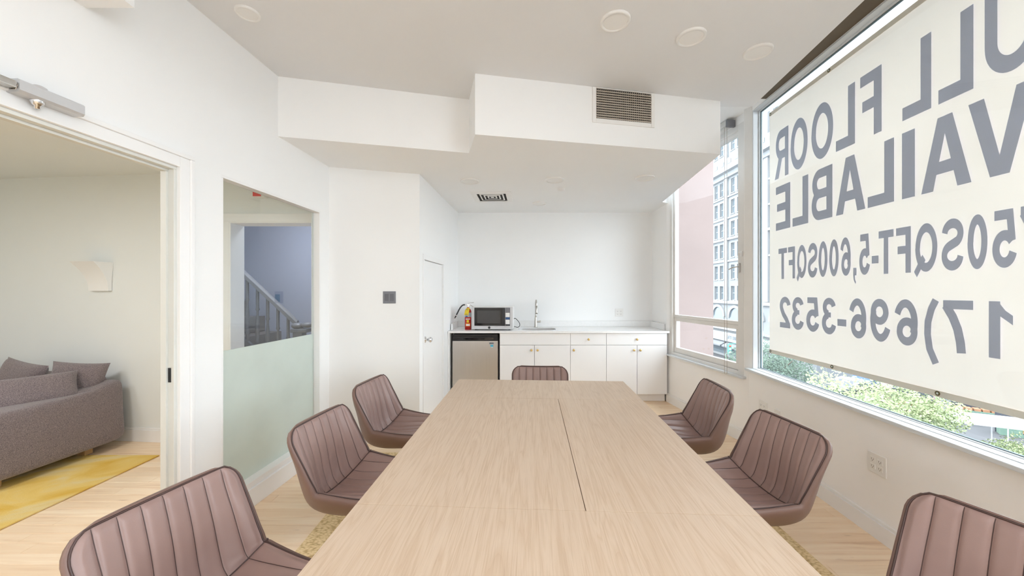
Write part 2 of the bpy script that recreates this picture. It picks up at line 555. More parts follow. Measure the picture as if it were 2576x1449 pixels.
# lounge and hall shell
struct(MB().prism([(-3.24, 3.50), (-2.65, 3.50), (-2.65, 3.64), (-5.8, 3.90), (-5.8, 3.74)], 0, 2.55).build('wall_lounge_back', 'wall_room'))
struct(MB().box((-2.65, 3.50, 2.075), (-1.63, 3.64, 2.55)).build('wall_lounge_lintel', 'wall_room'))
struct(MB().box((-5.9, -1.0, 0), (-5.78, 3.9, 2.55)).build('wall_lounge_left', 'wall_room'))
struct(wall_mesh(1.9, 5.9, 0, 2.55, 0.12, []).build('wall_lounge_front', 'wall_room', None, (0, -0.9, 0), PI))
struct(MB().prism([(-5.9, -1.02), (-1.99, -1.02), (-1.70, 3.39), (-1.70, 3.9), (-5.9, 3.9)], 2.53, 2.64).build('ceiling_lounge', 'wall_room'))
struct(MB().prism([(-5.8, -0.9), (-1.985, -0.9), (-1.763, 2.49), (-5.8, 2.49)], 2.47, 2.53).build('ceiling_lounge_beam', 'wall_room'))
struct(MB().box((-4.9, 5.55, -0.2), (-1.0, 5.65, 3.0)).build('wall_hall_back', 'hall'))
struct(MB().box((-4.9, 3.75, -0.2), (-4.8, 5.6, 3.0)).build('wall_hall_left', 'hall'))
struct(MB().prism([(-1.72, 3.56), (-1.05, 3.74), (-1.05, 5.6), (-1.15, 5.6), (-1.72, 3.75)], -0.2, 3.0).build('wall_hall_right', 'hall'))
struct(MB().box((-4.9, 3.6, 2.75), (-1.0, 5.65, 2.85)).build('ceiling_hall', 'hall'))

# ------------------------------------------------------------------ floor boards
floor = struct(MB().box((-5.9, -2.6, -0.12), (2.35, 5.6, -0.012)).build('floor', 'floorgap'))
ROWW = 0.083
zones = [(-4.3, -1.95, 1.55, 3.60), (-2.0, -0.85, 1.50, 3.62), (1.15, 2.25, 1.80, 4.86)]
rest = MB()
def plank_mesh(w, x0, x1, y0, y1):
    c = 0.0016
    t = -random.random() * 0.0006
    vs = [(x0, y0, -0.012), (x1, y0, -0.012), (x1, y1, -0.012), (x0, y1, -0.012),
          (x0, y0, t - c), (x1, y0, t - c), (x1, y1, t - c), (x0, y1, t - c),
          (x0 + c, y0 + c, t), (x1 - c, y0 + c, t), (x1 - c, y1 - c, t), (x0 + c, y1 - c, t)]
    fs = [(0, 1, 5, 4), (1, 2, 6, 5), (2, 3, 7, 6), (3, 0, 4, 7), (4, 5, 9, 8), (5, 6, 10, 9), (6, 7, 11, 10), (7, 4, 8, 11), (8, 9, 10, 11)]
    return vs, fs
n_pl = 0
for r in range(int(8.1 / ROWW)):
    y0 = -2.55 + r * ROWW
    x = -5.88 - random.random() * 0.9
    while x < 2.33:
        L = random.uniform(0.7, 1.7)
        a, b = max(x, -5.88), min(x + L, 2.33)
        x += L
        if b - a < 0.03:
            continue
        vs, fs = plank_mesh(0, a + .0005, b - .0005, y0 + .0005, y0 + ROWW - .0005)
        seen = any(a < z[1] and b > z[0] and y0 < z[3] and y0 + ROWW > z[2] for z in zones)
        if seen and n_pl < 300:
            n_pl += 1
            MB().add(vs, fs).build('plank', 'floor', floor)
        else:
            rest.add(vs, fs)
o = rest.build('plank_field', 'floor', floor)
o['kind'] = 'stuff'

# ------------------------------------------------------------------ baseboards
def base_prof(mb, x0, x1, h, th=0.016):
    mb.box((x0, -th, 0), (x1, 0, h - 0.02))
    mb.box((x0, -th * 0.55, h - 0.02), (x1, 0, h), 0.004)
    return mb
b = MB()
base_prof(b, RY(3.425), RY(-2.3), 0.115)
struct(b.build('baseboard_right', 'trim', None, *RW))
struct(base_prof(MB(), 0.0, BW_L, 0.115).build('baseboard_casement', 'trim', None, BW_O, BW_T))
struct(base_prof(MB(), 0.0, CW_L, 0.115).build('baseboard_switch', 'trim', None, CW_O, CW_T))
b = MB()
b.box((LY(2.03), -0.028, 0), (LY(3.385), 0.0, 0.125), 0.004)
b.box((LY(2.03), -0.014, 0.125), (LY(3.385), 0.06, 0.165), 0.004)
struct(b.build('baseboard_left', 'trim', None, *LW))
base_dir = math.atan2(3.50 - 3.74, -3.24 + 5.8)
struct(base_prof(MB(), 0, 2.57, 0.13).build('baseboard_lounge', 'trim', None, (-5.8, 3.74, 0), base_dir))
struct(base_prof(MB(), -3.24, -2.74, 0.13).build('baseboard_lounge_right', 'trim', None, (0, 3.50, 0), 0))

# ------------------------------------------------------------------ door_1: lounge doorway casing in the left wall
d1 = struct(link('door_1', None, None, *LW))
x0, x1 = DOOR[0], DOOR[1]
b = MB()
b.box((x1, -0.018, 0), (x1 + 0.055, 0, 2.130), 0.003)
b.box((x1 + 0.055, -0.028, 0), (x1 + 0.078, 0, 2.130), 0.004)
b.box((x0 - 0.055, -0.018, 0), (x0, 0, 2.130), 0.003)
b.box((x0 - 0.078, -0.028, 0), (x0 - 0.055, 0, 2.130), 0.004)
b.box((x0, -0.018, 2.075), (x1, 0, 2.130), 0.003)
b.box((x0 - 0.078, -0.028, 2.130), (x1 + 0.078, 0, 2.153), 0.004)
b.build('casing', 'trim', d1)
b = MB()
b.box((x1 - 0.016, 0.0, 0), (x1, 0.064, 2.059), 0.002)
b.box((x0, 0.0, 0), (x0 + 0.016, 0.064, 2.059), 0.002)
b.box((x0, 0.0, 2.059), (x1, 0.064, 2.075), 0.002)
b.build('jamb', 'jamb', d1)
b = MB()
b.box((x1 - 0.028, 0.032, 0), (x1 - 0.016, 0.064, 2.047), 0.002)
b.box((x0 + 0.016, 0.032, 0), (x0 + 0.028, 0.064, 2.047), 0.002)
b.box((x0 + 0.016, 0.032, 2.047), (x1 - 0.016, 0.064, 2.059), 0.002)
b.build('stop', 'jamb', d1)
MB().box((x1 - 0.0185, 0.016, 0.945), (x1 - 0.0155, 0.030, 1.02)).build('strike_plate', 'black', d1)

# door closer over the doorway
dc = thing('door_closer', 'silver door closer bar fixed on the doorway head at upper left', 'door closer', *LW)
cx0, cx1, cz0, cz1 = LY(1.315), LY(1.505), 2.125, 2.172
b = MB()
prof = [(0, cz0), (-0.046, cz0), (-0.052, cz0 + 0.008), (-0.052, cz1 - 0.006), (-0.044, cz1), (0, cz1)]
n_ = len(prof)
vs = [(cx0, p[0] - 0.018, p[1]) for p in prof] + [(cx1, p[0] - 0.018, p[1]) for p in prof]
b.add(vs, [tuple(range(n_)), tuple(range(2 * n_ - 1, n_ - 1, -1))] + [(i, n_ + i, n_ + (i + 1) % n_, (i + 1) % n_) for i in range(n_)])
b.build('body', 'alu', dc)
b = MB()
b.lathe([(0.0, 0), (0.017, 0), (0.020, 0.004), (0.020, 0.008), (0.0, 0.008)], (cx0 - 0.001, -0.046, 2.148), 6, 'x', False)
b.build('end_cap', 'nickel', dc)
b = MB()
b.lathe([(0.0, -0.030), (0.008, -0.030), (0.008, -0.020), (0.013, -0.018), (0.017, -0.010), (0.019, -0.006), (0.019, 0.0)], (LY(1.378), -0.046, cz0), 20)
b.build('pivot_bolt', 'chrome', dc)
b = MB()
b.lathe([(0.022, 0.0), (0.022, 0.006), (0.012, 0.012), (0.0, 0.012)], (LY(1.385), -0.040, cz1), 20)
b.build('cap', 'alu', dc)
MB().box((cx0 - 0.10, -0.066, 2.136), (cx0 - 0.004, -0.026, 2.160), 0.003).build('bracket', 'nickel', dc)

# ------------------------------------------------------------------ window_1: half frosted partition glass
w1 = struct(link('window_1', None, None, *LW))
a0, a1, z0, z1 = WIN_L
b = MB()
b.box((a0, 0.0, z1 - 0.014), (a1, 0.064, z1), 0.002)
b.box((a1 - 0.014, 0.0, z0), (a1, 0.064, z1 - 0.014), 0.002)
b.box((a0, 0.0, z0), (a0 + 0.014, 0.064, z1 - 0.014), 0.002)
b.box((a1 - 0.030, 0.057, z0), (a1 - 0.014, 0.064, z1 - 0.014), 0.002)
b.build('frame', 'trim', w1)
MB().box((a0 + 0.01, 0.051, 1.050), (a1 - 0.02, 0.055, z1 - 0.012)).build('pane', 'glass_clear', w1)
MB().box((a0 + 0.01, 0.051, z0), (a1 - 0.02, 0.055, 1.050)).build('frosted_pane', 'frost', w1)

# ------------------------------------------------------------------ door_2: closet door
d2 = struct(link('door_2', None, None, DW_O, DW_T))
MB().box((CDOOR[0] + 0.004, 0.012, 0.008), (CDOOR[1] - 0.004, 0.052, CDOOR[3] - 0.005), 0.002).build('door_leaf', 'trim', d2)
b = MB()
b.box((CDOOR[0] - 0.035, -0.010, 0), (CDOOR[0], 0.0, CDOOR[3]), 0.003)
b.box((CDOOR[1], -0.010, 0), (CDOOR[1] + 0.035, 0.0, CDOOR[3]), 0.003)
b.box((CDOOR[0] - 0.035, -0.010, CDOOR[3]), (CDOOR[1] + 0.035, 0.0, CDOOR[3] + 0.055), 0.003)
b.build('casing', 'trim', d2)
k = MB()
k.lathe([(0.0, 0.0), (0.032, 0.0), (0.032, 0.006), (0.012, 0.012), (0.011, 0.03), (0.02, 0.038), (0.028, 0.05), (0.028, 0.062), (0.018, 0.072), (0.0, 0.074)], (CDOOR[0] + 0.075, 0.012, 0.925), 24, 'y')
k.build('knob', 'chrome', d2)
for hz in (0.28, 1.52):
    MB().cyl((CDOOR[1] + 0.001, -0.006, hz), (CDOOR[1] + 0.001, -0.006, hz + 0.09), 0.007, n=10).build('hinge', 'trim', d2)

# ------------------------------------------------------------------ window_2: banner window in the right wall (and an unseen bay added behind the viewer for daylight)
def big_window(name, win, panes):
    w = struct(link(name, None, None, *RW))
    x0, x1, z0, z1 = win
    b = MB()
    for (y0, y1, t) in ((0.0, 0.045, 0.012), (0.046, 0.08, 0.022)):
        b.box((x0, y0, z0), (x0 + t, y1, z1), 0.003)
        b.box((x1 - t, y0, z0), (x1, y1, z1), 0.003)
        b.box((x0 + t, y0, z1 - t), (x1 - t, y1, z1), 0.003)
        b.box((x0 + t, y0, z0), (x1 - t, y1, z0 + t * 0.5), 0.003)
    b.build('frame', 'sill', w)
    b = MB()
    b.box((x0 + 0.022, 0.056, z0 + 0.011), (x0 + 0.028, 0.068, z1 - 0.022))
    b.box((x1 - 0.028, 0.056, z0 + 0.011), (x1 - 0.022, 0.068, z1 - 0.022))
    b.box((x0 + 0.028, 0.056, z1 - 0.028), (x1 - 0.028, 0.068, z1 - 0.022))
    b.box((x0 + 0.028, 0.056, z0 + 0.011), (x1 - 0.028, 0.068, z0 + 0.015))
    b.build('gasket', 'gasket', w)
    MB().box((x0 + 0.024, 0.060, z0 + 0.012), (x1 - 0.024, 0.064, z1 - 0.024)).build('pane', 'glass', w)
    b = MB()
    b.box((x0 - 0.03, -0.055, z0 - 0.020), (x1 + 0.03, 0.050, z0 + 0.002), 0.004)
    b.build('sill', 'sill', w)
    return w
big_window('window_2', WIN_R1, 1)
big_window('window_added', WIN_R2, 1)

# ------------------------------------------------------------------ window_4: casement
w4 = struct(link('window_4', None, None, BW_O, BW_T))
x0, x1, z0, z1 = WIN_B
b = MB()
t = 0.05
for (xa, xb, za, zb) in ((x0, x0 + t, z0, z1), (x1 - 0.075, x1, z0, z1), (x0 + t, x1 - 0.075, z1 - t, z1), (x0 + t, x1 - 0.075, z0, z0 + 0.035)):
    b.box((xa, 0.0, za), (xb, 0.085, zb), 0.004)
b.build('frame', 'frame', w4)
zm = 1.10
ix0, ix1 = x0 + t, x1 - 0.075
b = MB()
for (xa, xb, za, zb) in ((ix0, ix0 + 0.03, zm + 0.03, z1 - t - 0.035), (ix1 - 0.03, ix1, zm + 0.03, z1 - t - 0.035), (ix0, ix1, z1 - t - 0.035, z1 - t), (ix0, ix1, zm - 0.004, zm + 0.03)):
    b.box((xa, 0.022, za), (xb, 0.075, zb), 0.004)
b.build('upper_sash', 'frame', w4)
b = MB()
for (xa, xb, za, zb) in ((ix0, ix0 + 0.045, z0 + 0.10, zm - 0.05), (ix1 - 0.065, ix1, z0 + 0.10, zm - 0.05), (ix0, ix1, zm - 0.05, zm - 0.005), (ix0, ix1, z0 + 0.036, z0 + 0.10)):
    b.box((xa, 0.030, za), (xb, 0.080, zb), 0.004)
b.build('lower_sash', 'frame', w4)
MB().box((ix0 + 0.02, 0.048, zm), (ix1 - 0.02, 0.052, z1 - t - 0.02)).build('upper_pane', 'glass', w4)
MB().box((ix0 + 0.03, 0.053, z0 + 0.06), (ix1 - 0.04, 0.057, zm - 0.03)).build('lower_pane', 'glass', w4)
MB().box((x0 - 0.04, -0.045, z0 - 0.018), (x1 + 0.03, 0.03, z0 + 0.004), 0.004).build('sill', 'sill', w4)
b = MB()
b.box((ix1 + 0.012, -0.012, 1.60), (ix1 + 0.032, 0.0, 1.69), 0.003)
b.tube([(ix1 + 0.022, -0.012, 1.655), (ix1 + 0.020, -0.035, 1.655), (ix1 - 0.02, -0.045, 1.648), (ix1 - 0.065, -0.045, 1.635)], 0.006, 8)
b.build('latch_handle', 'nickel', w4)
b = MB()
b.box((ix1 + 0.046, -0.016, 1.75), (ix1 + 0.066, 0.0, 1.80), 0.004)
b.cyl((ix1 + 0.056, -0.016, 1.78), (ix1 + 0.056, -0.034, 1.79), 0.007, n=10)
b.build('latch_keep', 'trim', w4)
# post between the two windows
struct(MB().prism([(2.146, 3.435), (2.178, 3.373), (2.27, 3.368), (2.27, 3.44)], 0.70, HP).build('trim_2', 'frame'))

# roller shade over the casement, chain hanging
rs = thing('roller_shade', 'rolled up white roller shade above the tall casement window', 'roller shade', BW_O, BW_T)
MB().box((0.04, -0.075, 3.040), (1.19, -0.012, 3.095), 0.01).build('cassette', 'shade_fabric', rs)
MB().cyl((0.05, -0.045, 3.03), (1.19, -0.045, 3.03), 0.022, n=16).build('fabric_roll', 'shade_fabric', rs)
MB().box((1.19, -0.09, 3.01), (1.215, -0.005, 3.08), 0.004).build('bracket', 'greyplate', rs)
b = MB()
ch = [(1.165 - 0.018, -0.07, 3.03 - i * 0.08) for i in range(31)]
ch += [(1.165 + 0.018 * math.sin(PI * (k / 8 - .5)), -0.07, 0.63 - 0.018 * math.cos(PI * (k / 8 - .5))) for k in range(1, 8)]
ch += [(1.165 + 0.018, -0.07, 0.63 + i * 0.08) for i in range(31)]
b.tube(ch, 0.0019, 6)
b.build('bead_chain', 'grille', rs)

# ------------------------------------------------------------------ downlights, detector, vents
def downlight(x, y, z, r, label, group):
    t = thing('downlight', label, 'ceiling light', (x, y, z), 0, group)
    MB().lathe([(r * 0.80, -0.008), (r * 0.82, -0.013), (r * 0.97, -0.013), (r, -0.009), (r, 0.0)], (0, 0, 0), 40).build('trim_ring', 'plate', t)
    MB().lathe([(0.0, -0.0085), (r * 0.80, -0.008)], (0, 0, 0), 40).build('diffuser', 'plate', t)
    return t
UP = 'downlights in the upper ceiling'
LO = 'downlights in the lowered kitchen ceiling'
downlight(0.601, 2.162, HC, 0.086, 'round white downlight in upper ceiling, largest and nearest of three in a row', UP)
downlight(1.108, 2.297, HC, 0.086, 'round white downlight in upper ceiling, middle of three in a row', UP)
downlight(1.614, 2.438, HC, 0.086, 'round white downlight in upper ceiling, closest to the banner window', UP)
downlight(-1.494, 2.10, HC, 0.062, 'small round white disc on upper ceiling beside the left wall', UP)
downlight(-0.433, 3.817, HL, 0.098, 'round white downlight in lowered ceiling in front of the square diffuser', LO)
downlight(0.436, 3.777, HL, 0.098, 'round white downlight in lowered ceiling, centre one of the front row of three', LO)
downlight(1.325, 3.71, HL, 0.098, 'round white downlight in lowered ceiling nearest the casement window', LO)
downlight(0.353, 4.78, HL, 0.090, 'round white downlight in lowered ceiling above the kitchen sink', LO)
o = MB().lathe([(0.0, -0.022), (0.03, -0.021), (0.042, -0.014), (0.045, 0.0)], (0, 0, 0), 28).build('smoke_detector', 'plate', None, (0.541, 4.113, HL))
tag(o, 'small white domed detector on lowered ceiling behind the centre downlight', 'smoke detector')

# square ceiling diffuser
q = thing('ceiling_diffuser', 'square white louvred air diffuser in the lowered kitchen ceiling', 'air vent', (-0.235, 4.47, HL), math.radians(-3))
def ring(mb, h0, h1, za, zb):
    for s in range(4):
        c, d = math.cos(s * PI / 2), math.sin(s * PI / 2)
        R = lambda x, y, z: (x * c - y * d, x * d + y * c, z)
        mb.add([R(-h0, -h0, za), R(h0, -h0, za), R(h1, -h1, zb), R(-h1, -h1, zb)], [(0, 1, 2, 3)])
    return mb
b = MB()
ring(b, 0.235, 0.170, -0.006, -0.008)
ring(b, 0.235, 0.238, -0.006, 0.0)
b.build('frame', 'plate', q)
MB().add([(-.17, -.17, -.0005), (.17, -.17, -.0005), (.17, .17, -.0005), (-.17, .17, -.0005)], [(3, 2, 1, 0)]).build('duct', 'dark', q)
for i, h in enumerate((0.140, 0.096, 0.054)):
    ring(ring(MB(), h, h - 0.015, -0.006, -0.006), h, h + 0.003, -0.006, -0.001).build('louvre', 'plate', q)
MB().box((-0.018, -0.018, -0.008), (0.018, 0.018, -0.003), 0.002).build('centre_plate', 'plate', q)

# supply grille on the soffit face
g0, g1 = (-0.267, 2.687), (1.724, 3.076)
gt = math.atan2(g1[1] - g0[1], g1[0] - g0[0])
q = thing('supply_grille', 'rectangular beige slatted air grille high on the white bulkhead', 'air vent', (g0[0], g0[1], 0), gt)
sx0, sx1, sz0, sz1 = 0.930, 1.395, 2.752, 2.985
fx0, fx1, fz0, fz1 = sx0 - 0.03, sx1 + 0.03, sz0 - 0.032, sz1 + 0.006
b = MB()
for (xa, xb, za, zb) in ((fx0, sx0, fz0, fz1), (sx1, fx1, fz0, fz1), (sx0, sx1, fz0, sz0), (sx0, sx1, sz1, fz1)):
    b.box((xa, -0.010, za), (xb, 0.0, zb), 0.002)
b.build('frame', 'plate', q)
MB().box((sx0, -0.0015, sz0), (sx1, -0.0005, sz1)).build('duct', 'dark', q)
for i in range(12):
    z = sz0 + 0.012 + i * (sz1 - sz0 - 0.02) / 11.5
    b = MB()
    b.add([(sx0, -0.013, z - 0.011), (sx1, -0.013, z - 0.011), (sx1, -0.003, z + 0.001), (sx0, -0.003, z + 0.001),
           (sx0, -0.013, z - 0.003), (sx1, -0.013, z - 0.003), (sx1, -0.003, z + 0.006), (sx0, -0.003, z + 0.006)],
          [(0, 3, 2, 1), (4, 5, 6, 7), (0, 1, 5, 4), (2, 3, 7, 6), (1, 2, 6, 5), (3, 0, 4, 7)])
    b.build('slat', 'grille', q)
b = MB()
for i in range(28):
    x = sx0 + 0.008 + i * (sx1 - sx0 - 0.016) / 27
    b.box((x - 0.0022, -0.0030, sz0), (x + 0.0022, -0.0015, sz1))
b.build('rear_vanes', 'grille', q)

# ------------------------------------------------------------------ switch and socket plates
def plate_obj(name, label, cat, loc, rotz, gangs, kind, wall_off=0.0, mat='plate', group=None):
    t = thing(name, label, cat, loc, rotz, group)
    w, h = 0.070 + 0.046 * (gangs - 1), 0.115
    MB().box((-w / 2, -0.006, -h / 2), (w / 2, 0, h / 2), 0.003).build('plate', mat, t)
    for gi in range(gangs):
        cx = (gi - (gangs - 1) / 2) * 0.046
        if kind == 'rocker':
            MB().box((cx - 0.0165, -0.0095, -0.033), (cx + 0.0165, -0.005, 0.033), 0.002).build('rocker', 'greyrocker' if mat == 'greyplate' else mat, t)
        else:
            for cz in (0.02, -0.02):
                s = MB().box((cx - 0.0165, -0.008, cz - 0.0135), (cx + 0.0165, -0.005, cz + 0.0135), 0.004).build('socket', mat, t)
                k = MB()
                k.box((cx - 0.0075, -0.0084, cz - 0.003), (cx - 0.0055, -0.0078, cz + 0.006))
                k.box((cx + 0.0055, -0.0084, cz - 0.003), (cx + 0.0075, -0.0078, cz + 0.005))
                k.cyl((cx, -0.0084, cz - 0.0075), (cx, -0.0078, cz - 0.0075), 0.0025, n=8)
                k.build('slots', 'slot', s)
    return t
def on(frame, x, z):
    o, t = frame[0], frame[1]
    return (o[0] + math.cos(t) * x, o[1] + math.sin(t) * x, z), t
CWF, DWF, BWF = (CW_O, CW_T), (DW_O, DW_T), (BW_O, BW_T)
l, t = on(CWF, 0.523, 1.363)
plate_obj('light_switch', 'grey double rocker light switch on white wall beside the closet door', 'light switch', l, t, 2, 'rocker', mat='greyplate')
plate_obj('wall_outlet', 'white double outlet plate above the kitchen worktop backsplash', 'wall outlet', (1.545, 5.36, 1.115), 0, 2, 'duplex')
l, t = on(RW, RY(2.14), 0.425)
plate_obj('wall_outlet', 'large white four socket outlet plate low on wall under the banner window', 'wall outlet', l, t, 2, 'duplex')
l, t = on(RW, RY(3.21), 0.415)
plate_obj('wall_outlet', 'white double outlet plate under window nearest the corner, left of a pair', 'wall outlet', l, t, 2, 'duplex')
l, t = on(RW, RY(3.02), 0.40)
plate_obj('wall_outlet', 'white single outlet plate under window, right of a pair behind the chair', 'wall outlet', l, t, 1, 'duplex')
l, t = on(DWF, 1.52, 1.10)
plate_obj('wall_outlet', 'white outlet plate on the closet wall left of the fire extinguisher', 'wall outlet', l, t, 1, 'duplex')

# ------------------------------------------------------------------ banner on the outside of the glass
BY = 0.085                      # banner depth behind wall face, local y
bn = thing('hanging_banner', 'large cream vinyl banner with mirrored grey lettering hung outside the window', 'banner', *RW)
bx0, bx1, bz0, bz1 = RY(3.262), RY(0.55), 0.884, 2.978
def sheet(u, v):
    x = bx0 + (bx1 - bx0) * u
    z = bz0 + (bz1 - bz0) * v
    return (x, BY + 0.0015 * math.sin(x * 9) * math.sin(z * 4), z)
b = MB()
b.grid(sheet, 60, 40)
b.build('sheet', 'banner', bn)
MB().box((bx0, BY - 0.0045, bz0 - 0.002), (bx1, BY - 0.0025, bz0 + 0.030)).build('hem', 'banner', bn)
MB().box((bx0, BY - 0.0045, bz1 - 0.03), (bx1, BY - 0.0025, bz1 + 0.002)).build('hem', 'banner', bn)

T_ = 0.185
def arc(cx, cy, rx, ry, a0, a1, n=18):
    return [(cx + rx * math.cos(math.radians(a0 + (a1 - a0) * i / n)), cy + ry * math.sin(math.radians(a0 + (a1 - a0) * i / n))) for i in range(n + 1)]
def stroke(path, t, closed=False):
    out = []
    m = len(path)
    P = [Vector(p) for p in path]
    L, R = [], []
    for i in range(m):
        if closed:
            d = P[(i + 1) % m] - P[i - 1]
        else:
            d = P[min(i + 1, m - 1)] - P[max(i - 1, 0)]
        d.normalize()
        nrm = Vector((-d.y, d.x)) * (t / 2)
        L.append(P[i] + nrm)
        R.append(P[i] - nrm)
    for i in range(m if closed else m - 1):
        j = (i + 1) % m
        out.append([L[i], L[j], R[j], R[i]])
    return out
def R4(x0, y0, x1, y1):
    return [[(x0, y0), (x1, y0), (x1, y1), (x0, y1)]]
def ell(w, t):
    return stroke(arc(w / 2, .5, (w - t) / 2, .5 - t / 2, 0, 360, 40)[:-1], t, True)
def glyph(ch):
    t = T_
    if ch == 'O':
        return .85, ell(.85, t)
    if ch == '0':
        return .62, ell(.62, t)
    if ch == 'Q':
        return .85, ell(.85, t) + stroke([(.50, .30), (.84, -.05)], .17)
    if ch == 'U':
        return .76, stroke([(t / 2, 1)] + arc(.38, .38, .38 - t / 2, .38 - t / 2, 180, 360, 20) + [(.76 - t / 2, 1)], t)
    if ch == 'L':
        return .58, R4(0, 0, t + .02, 1) + R4(t + .02, 0, .58, .18)
    if ch == 'I':
        return .21, R4(0, 0, .21, 1)
    if ch == 'F':
        return .58, R4(0, 0, t + .02, 1) + R4(t + .02, .83, .58, 1) + R4(t + .02, .42, .52, .59)
    if ch == 'E':
        return .62, R4(0, 0, t + .02, 1) + R4(t + .02, .83, .62, 1) + R4(t + .02, .43, .57, .6) + R4(t + .02, 0, .62, .17)
    if ch == 'T':
        return .66, R4(.33 - .1, 0, .33 + .1, .83) + R4(0, .83, .66, 1)
    if ch in 'AV':
        p = [[(0, 0), (.22, 0), (.425, .76), (.425, 1), (.30, 1)], [(.85, 0), (.55, 1), (.425, 1), (.425, .76), (.63, 0)]]
        if ch == 'A':
            return .85, p + [[(.265, .22), (.585, .22), (.545, .39), (.305, .39)]]
        return .85, [[(x, 1 - y) for x, y in q] for q in p]
    if ch == 'B':
        t = .175
        return .73, R4(0, 0, .2, 1) + stroke([(.15, 1 - t / 2), (.40, 1 - t / 2)] + arc(.43, .715, .19, .2, 80, -80, 14) + [(.40, .515), (.15, .515)], t) \
            + stroke([(.15, .515), (.42, .515)] + arc(.44, .301, .20, .214, 80, -80, 14) + [(.40, t / 2), (.15, t / 2)], t)
    if ch == 'R':
        t = .175
        return .80, R4(0, 0, .2, 1) + stroke([(.15, 1 - t / 2), (.42, 1 - t / 2)] + arc(.44, .695, .21, .218, 80, -80, 14) + [(.40, .477), (.15, .477)], t) \
            + [[(.33, .44), (.54, .46), (.80, 0), (.57, 0)]]
    if ch == 'S':
        return .70, stroke(arc(.35, .715, .255, .195, 5, 235, 22) + arc(.35, .29, .26, .2, 62, -175, 24), t)
    if ch == '5':
        return .60, R4(.10, .83, .55, 1) + [[(.10, 1), (.27, 1), (.215, .56), (.04, .47)], [(.04, .47), (.215, .56), (.24, .50), (.2, .44)]] + stroke(arc(.30, .325, .21, .235, 148, -165, 26), .18)
    if ch == '6':
        return .62, stroke(arc(.315, .305, .215, .215, 0, 360, 32)[:-1], .18, True) + stroke(arc(.355, .5, .265, .41, 25, 215, 26), .18)
    if ch == '9':
        w, p = glyph('6')
        return w, [[(w - x, 1 - y) for x, y in q] for q in p]
    if ch == '3':
        return .60, stroke(arc(.285, .735, .195, .175, 170, -80, 22), .175) + stroke(arc(.29, .30, .22, .215, 80, -170, 24), .18) + R4(.2, .46, .33, .60)
    if ch == '2':
        return .60, stroke(arc(.30, .70, .205, .21, 172, -25, 20) + [(.38, .43), (.22, .28), (.12, .12)], .18) + R4(.02, 0, .58, .17)
    if ch == '1':
        return .43, R4(.23, 0, .43, 1) + [[(.23, .74), (.02, .60), (.02, .76), (.14, .84), (.23, .95)], [(.23, .74), (.23, .95), (.28, 1), (.3, .8)]]
    if ch == '7':
        return .60, R4(0, .83, .60, 1) + stroke([(.545, .90), (.40, .68), (.30, .45), (.245, .2), (.225, 0)], .18)
    if ch == ')':
        return .32, stroke([(.045, 1.0), (.14, .82), (.215, .55), (.225, .30), (.18, 0), (.045, -.28)], .15)
    if ch == '-':
        return .30, R4(0, .26, .30, .44)
    if ch == ',':
        return .2, R4(0, 0, .2, .19) + [[(.10, 0), (.2, 0), (.17, -.12), (.06, -.22), (.03, -.17), (.09, -.10)]]
def near_far(px):                      # distance along the room of a measured image column on the banner plane
    return 2.0585 / ((px - 1288.0) / 935.0 - 0.0615)
def put_line(items, z0, z1):
    z0, z1 = 1.42 + (z0 - 1.42) * 0.9786, 1.42 + (z1 - 1.42) * 0.9786
    for ch, pl, pr in items:
        yf, yn = near_far(pl), near_far(pr)      # far (left in view) and near (right in view)
        w, polys = glyph(ch)
        xs = [p[0] for q in polys for p in q]
        lo, hi = min(xs), max(xs)
        mb = MB()
        for qi, q in enumerate(polys):
            pts = [(RY(yn + (yf - yn) * (p[0] - lo) / (hi - lo)), BY - 0.0065 - qi * 0.00003, z0 + (z1 - z0) * p[1]) for p in q]
            mb.add(pts, [tuple(range(len(pts)))])
        mb.build('letter', 'letter', bn)
put_line([('R', 1950.3, 1984.5), ('O', 1990, 2033), ('O', 2042.5, 2097.3), ('L', 2104, 2151.9), ('F', 2165, 2218.8),
          ('L', 2271, 2343.5), ('L', 2361.4, 2449.4), ('U', 2478, 2622), ('F', 2660, 2790)], 2.39, 2.795)
put_line([('E', 1953, 1989), ('L', 1994.7, 2034.4), ('B', 2043, 2095), ('A', 2104, 2178), ('L', 2183.8, 2250), ('I', 2270, 2302.4),
          ('A', 2318.3, 2444.6), ('V', 2436.6, 2606), ('A', 2596, 2820)], 1.945, 2.32)
put_line([('T', 1959.6, 1980.8), ('F', 1983.7, 2001), ('Q', 2005.4, 2030), ('S', 2033.8, 2057.6), ('0', 2060.5, 2082.8), ('0', 2087.5, 2111),
          ('6', 2115.6, 2141.7), (',', 2147.5, 2155.6), ('5', 2162.9, 2189.6), ('-', 2194, 2211), ('T', 2211.3, 2249), ('F', 2255.2, 2292.2),
          ('Q', 2300.7, 2359), ('S', 2369.9, 2425), ('0', 2435, 2485), ('5', 2497, 2558.7), ('7', 2566, 2640)], 1.525, 1.785)
put_line([('2', 1962.8, 1989.5), ('3', 1993.2, 2023.4), ('5', 2029.5, 2062), ('3', 2069, 2104.6), ('-', 2107.8, 2130), ('6', 2138, 2180.9),
          ('9', 2191, 2241), ('6', 2252, 2310.4), (')', 2325.6, 2363), ('7', 2371, 2448.8), ('1', 2488, 2548.7)], 1.115, 1.375)
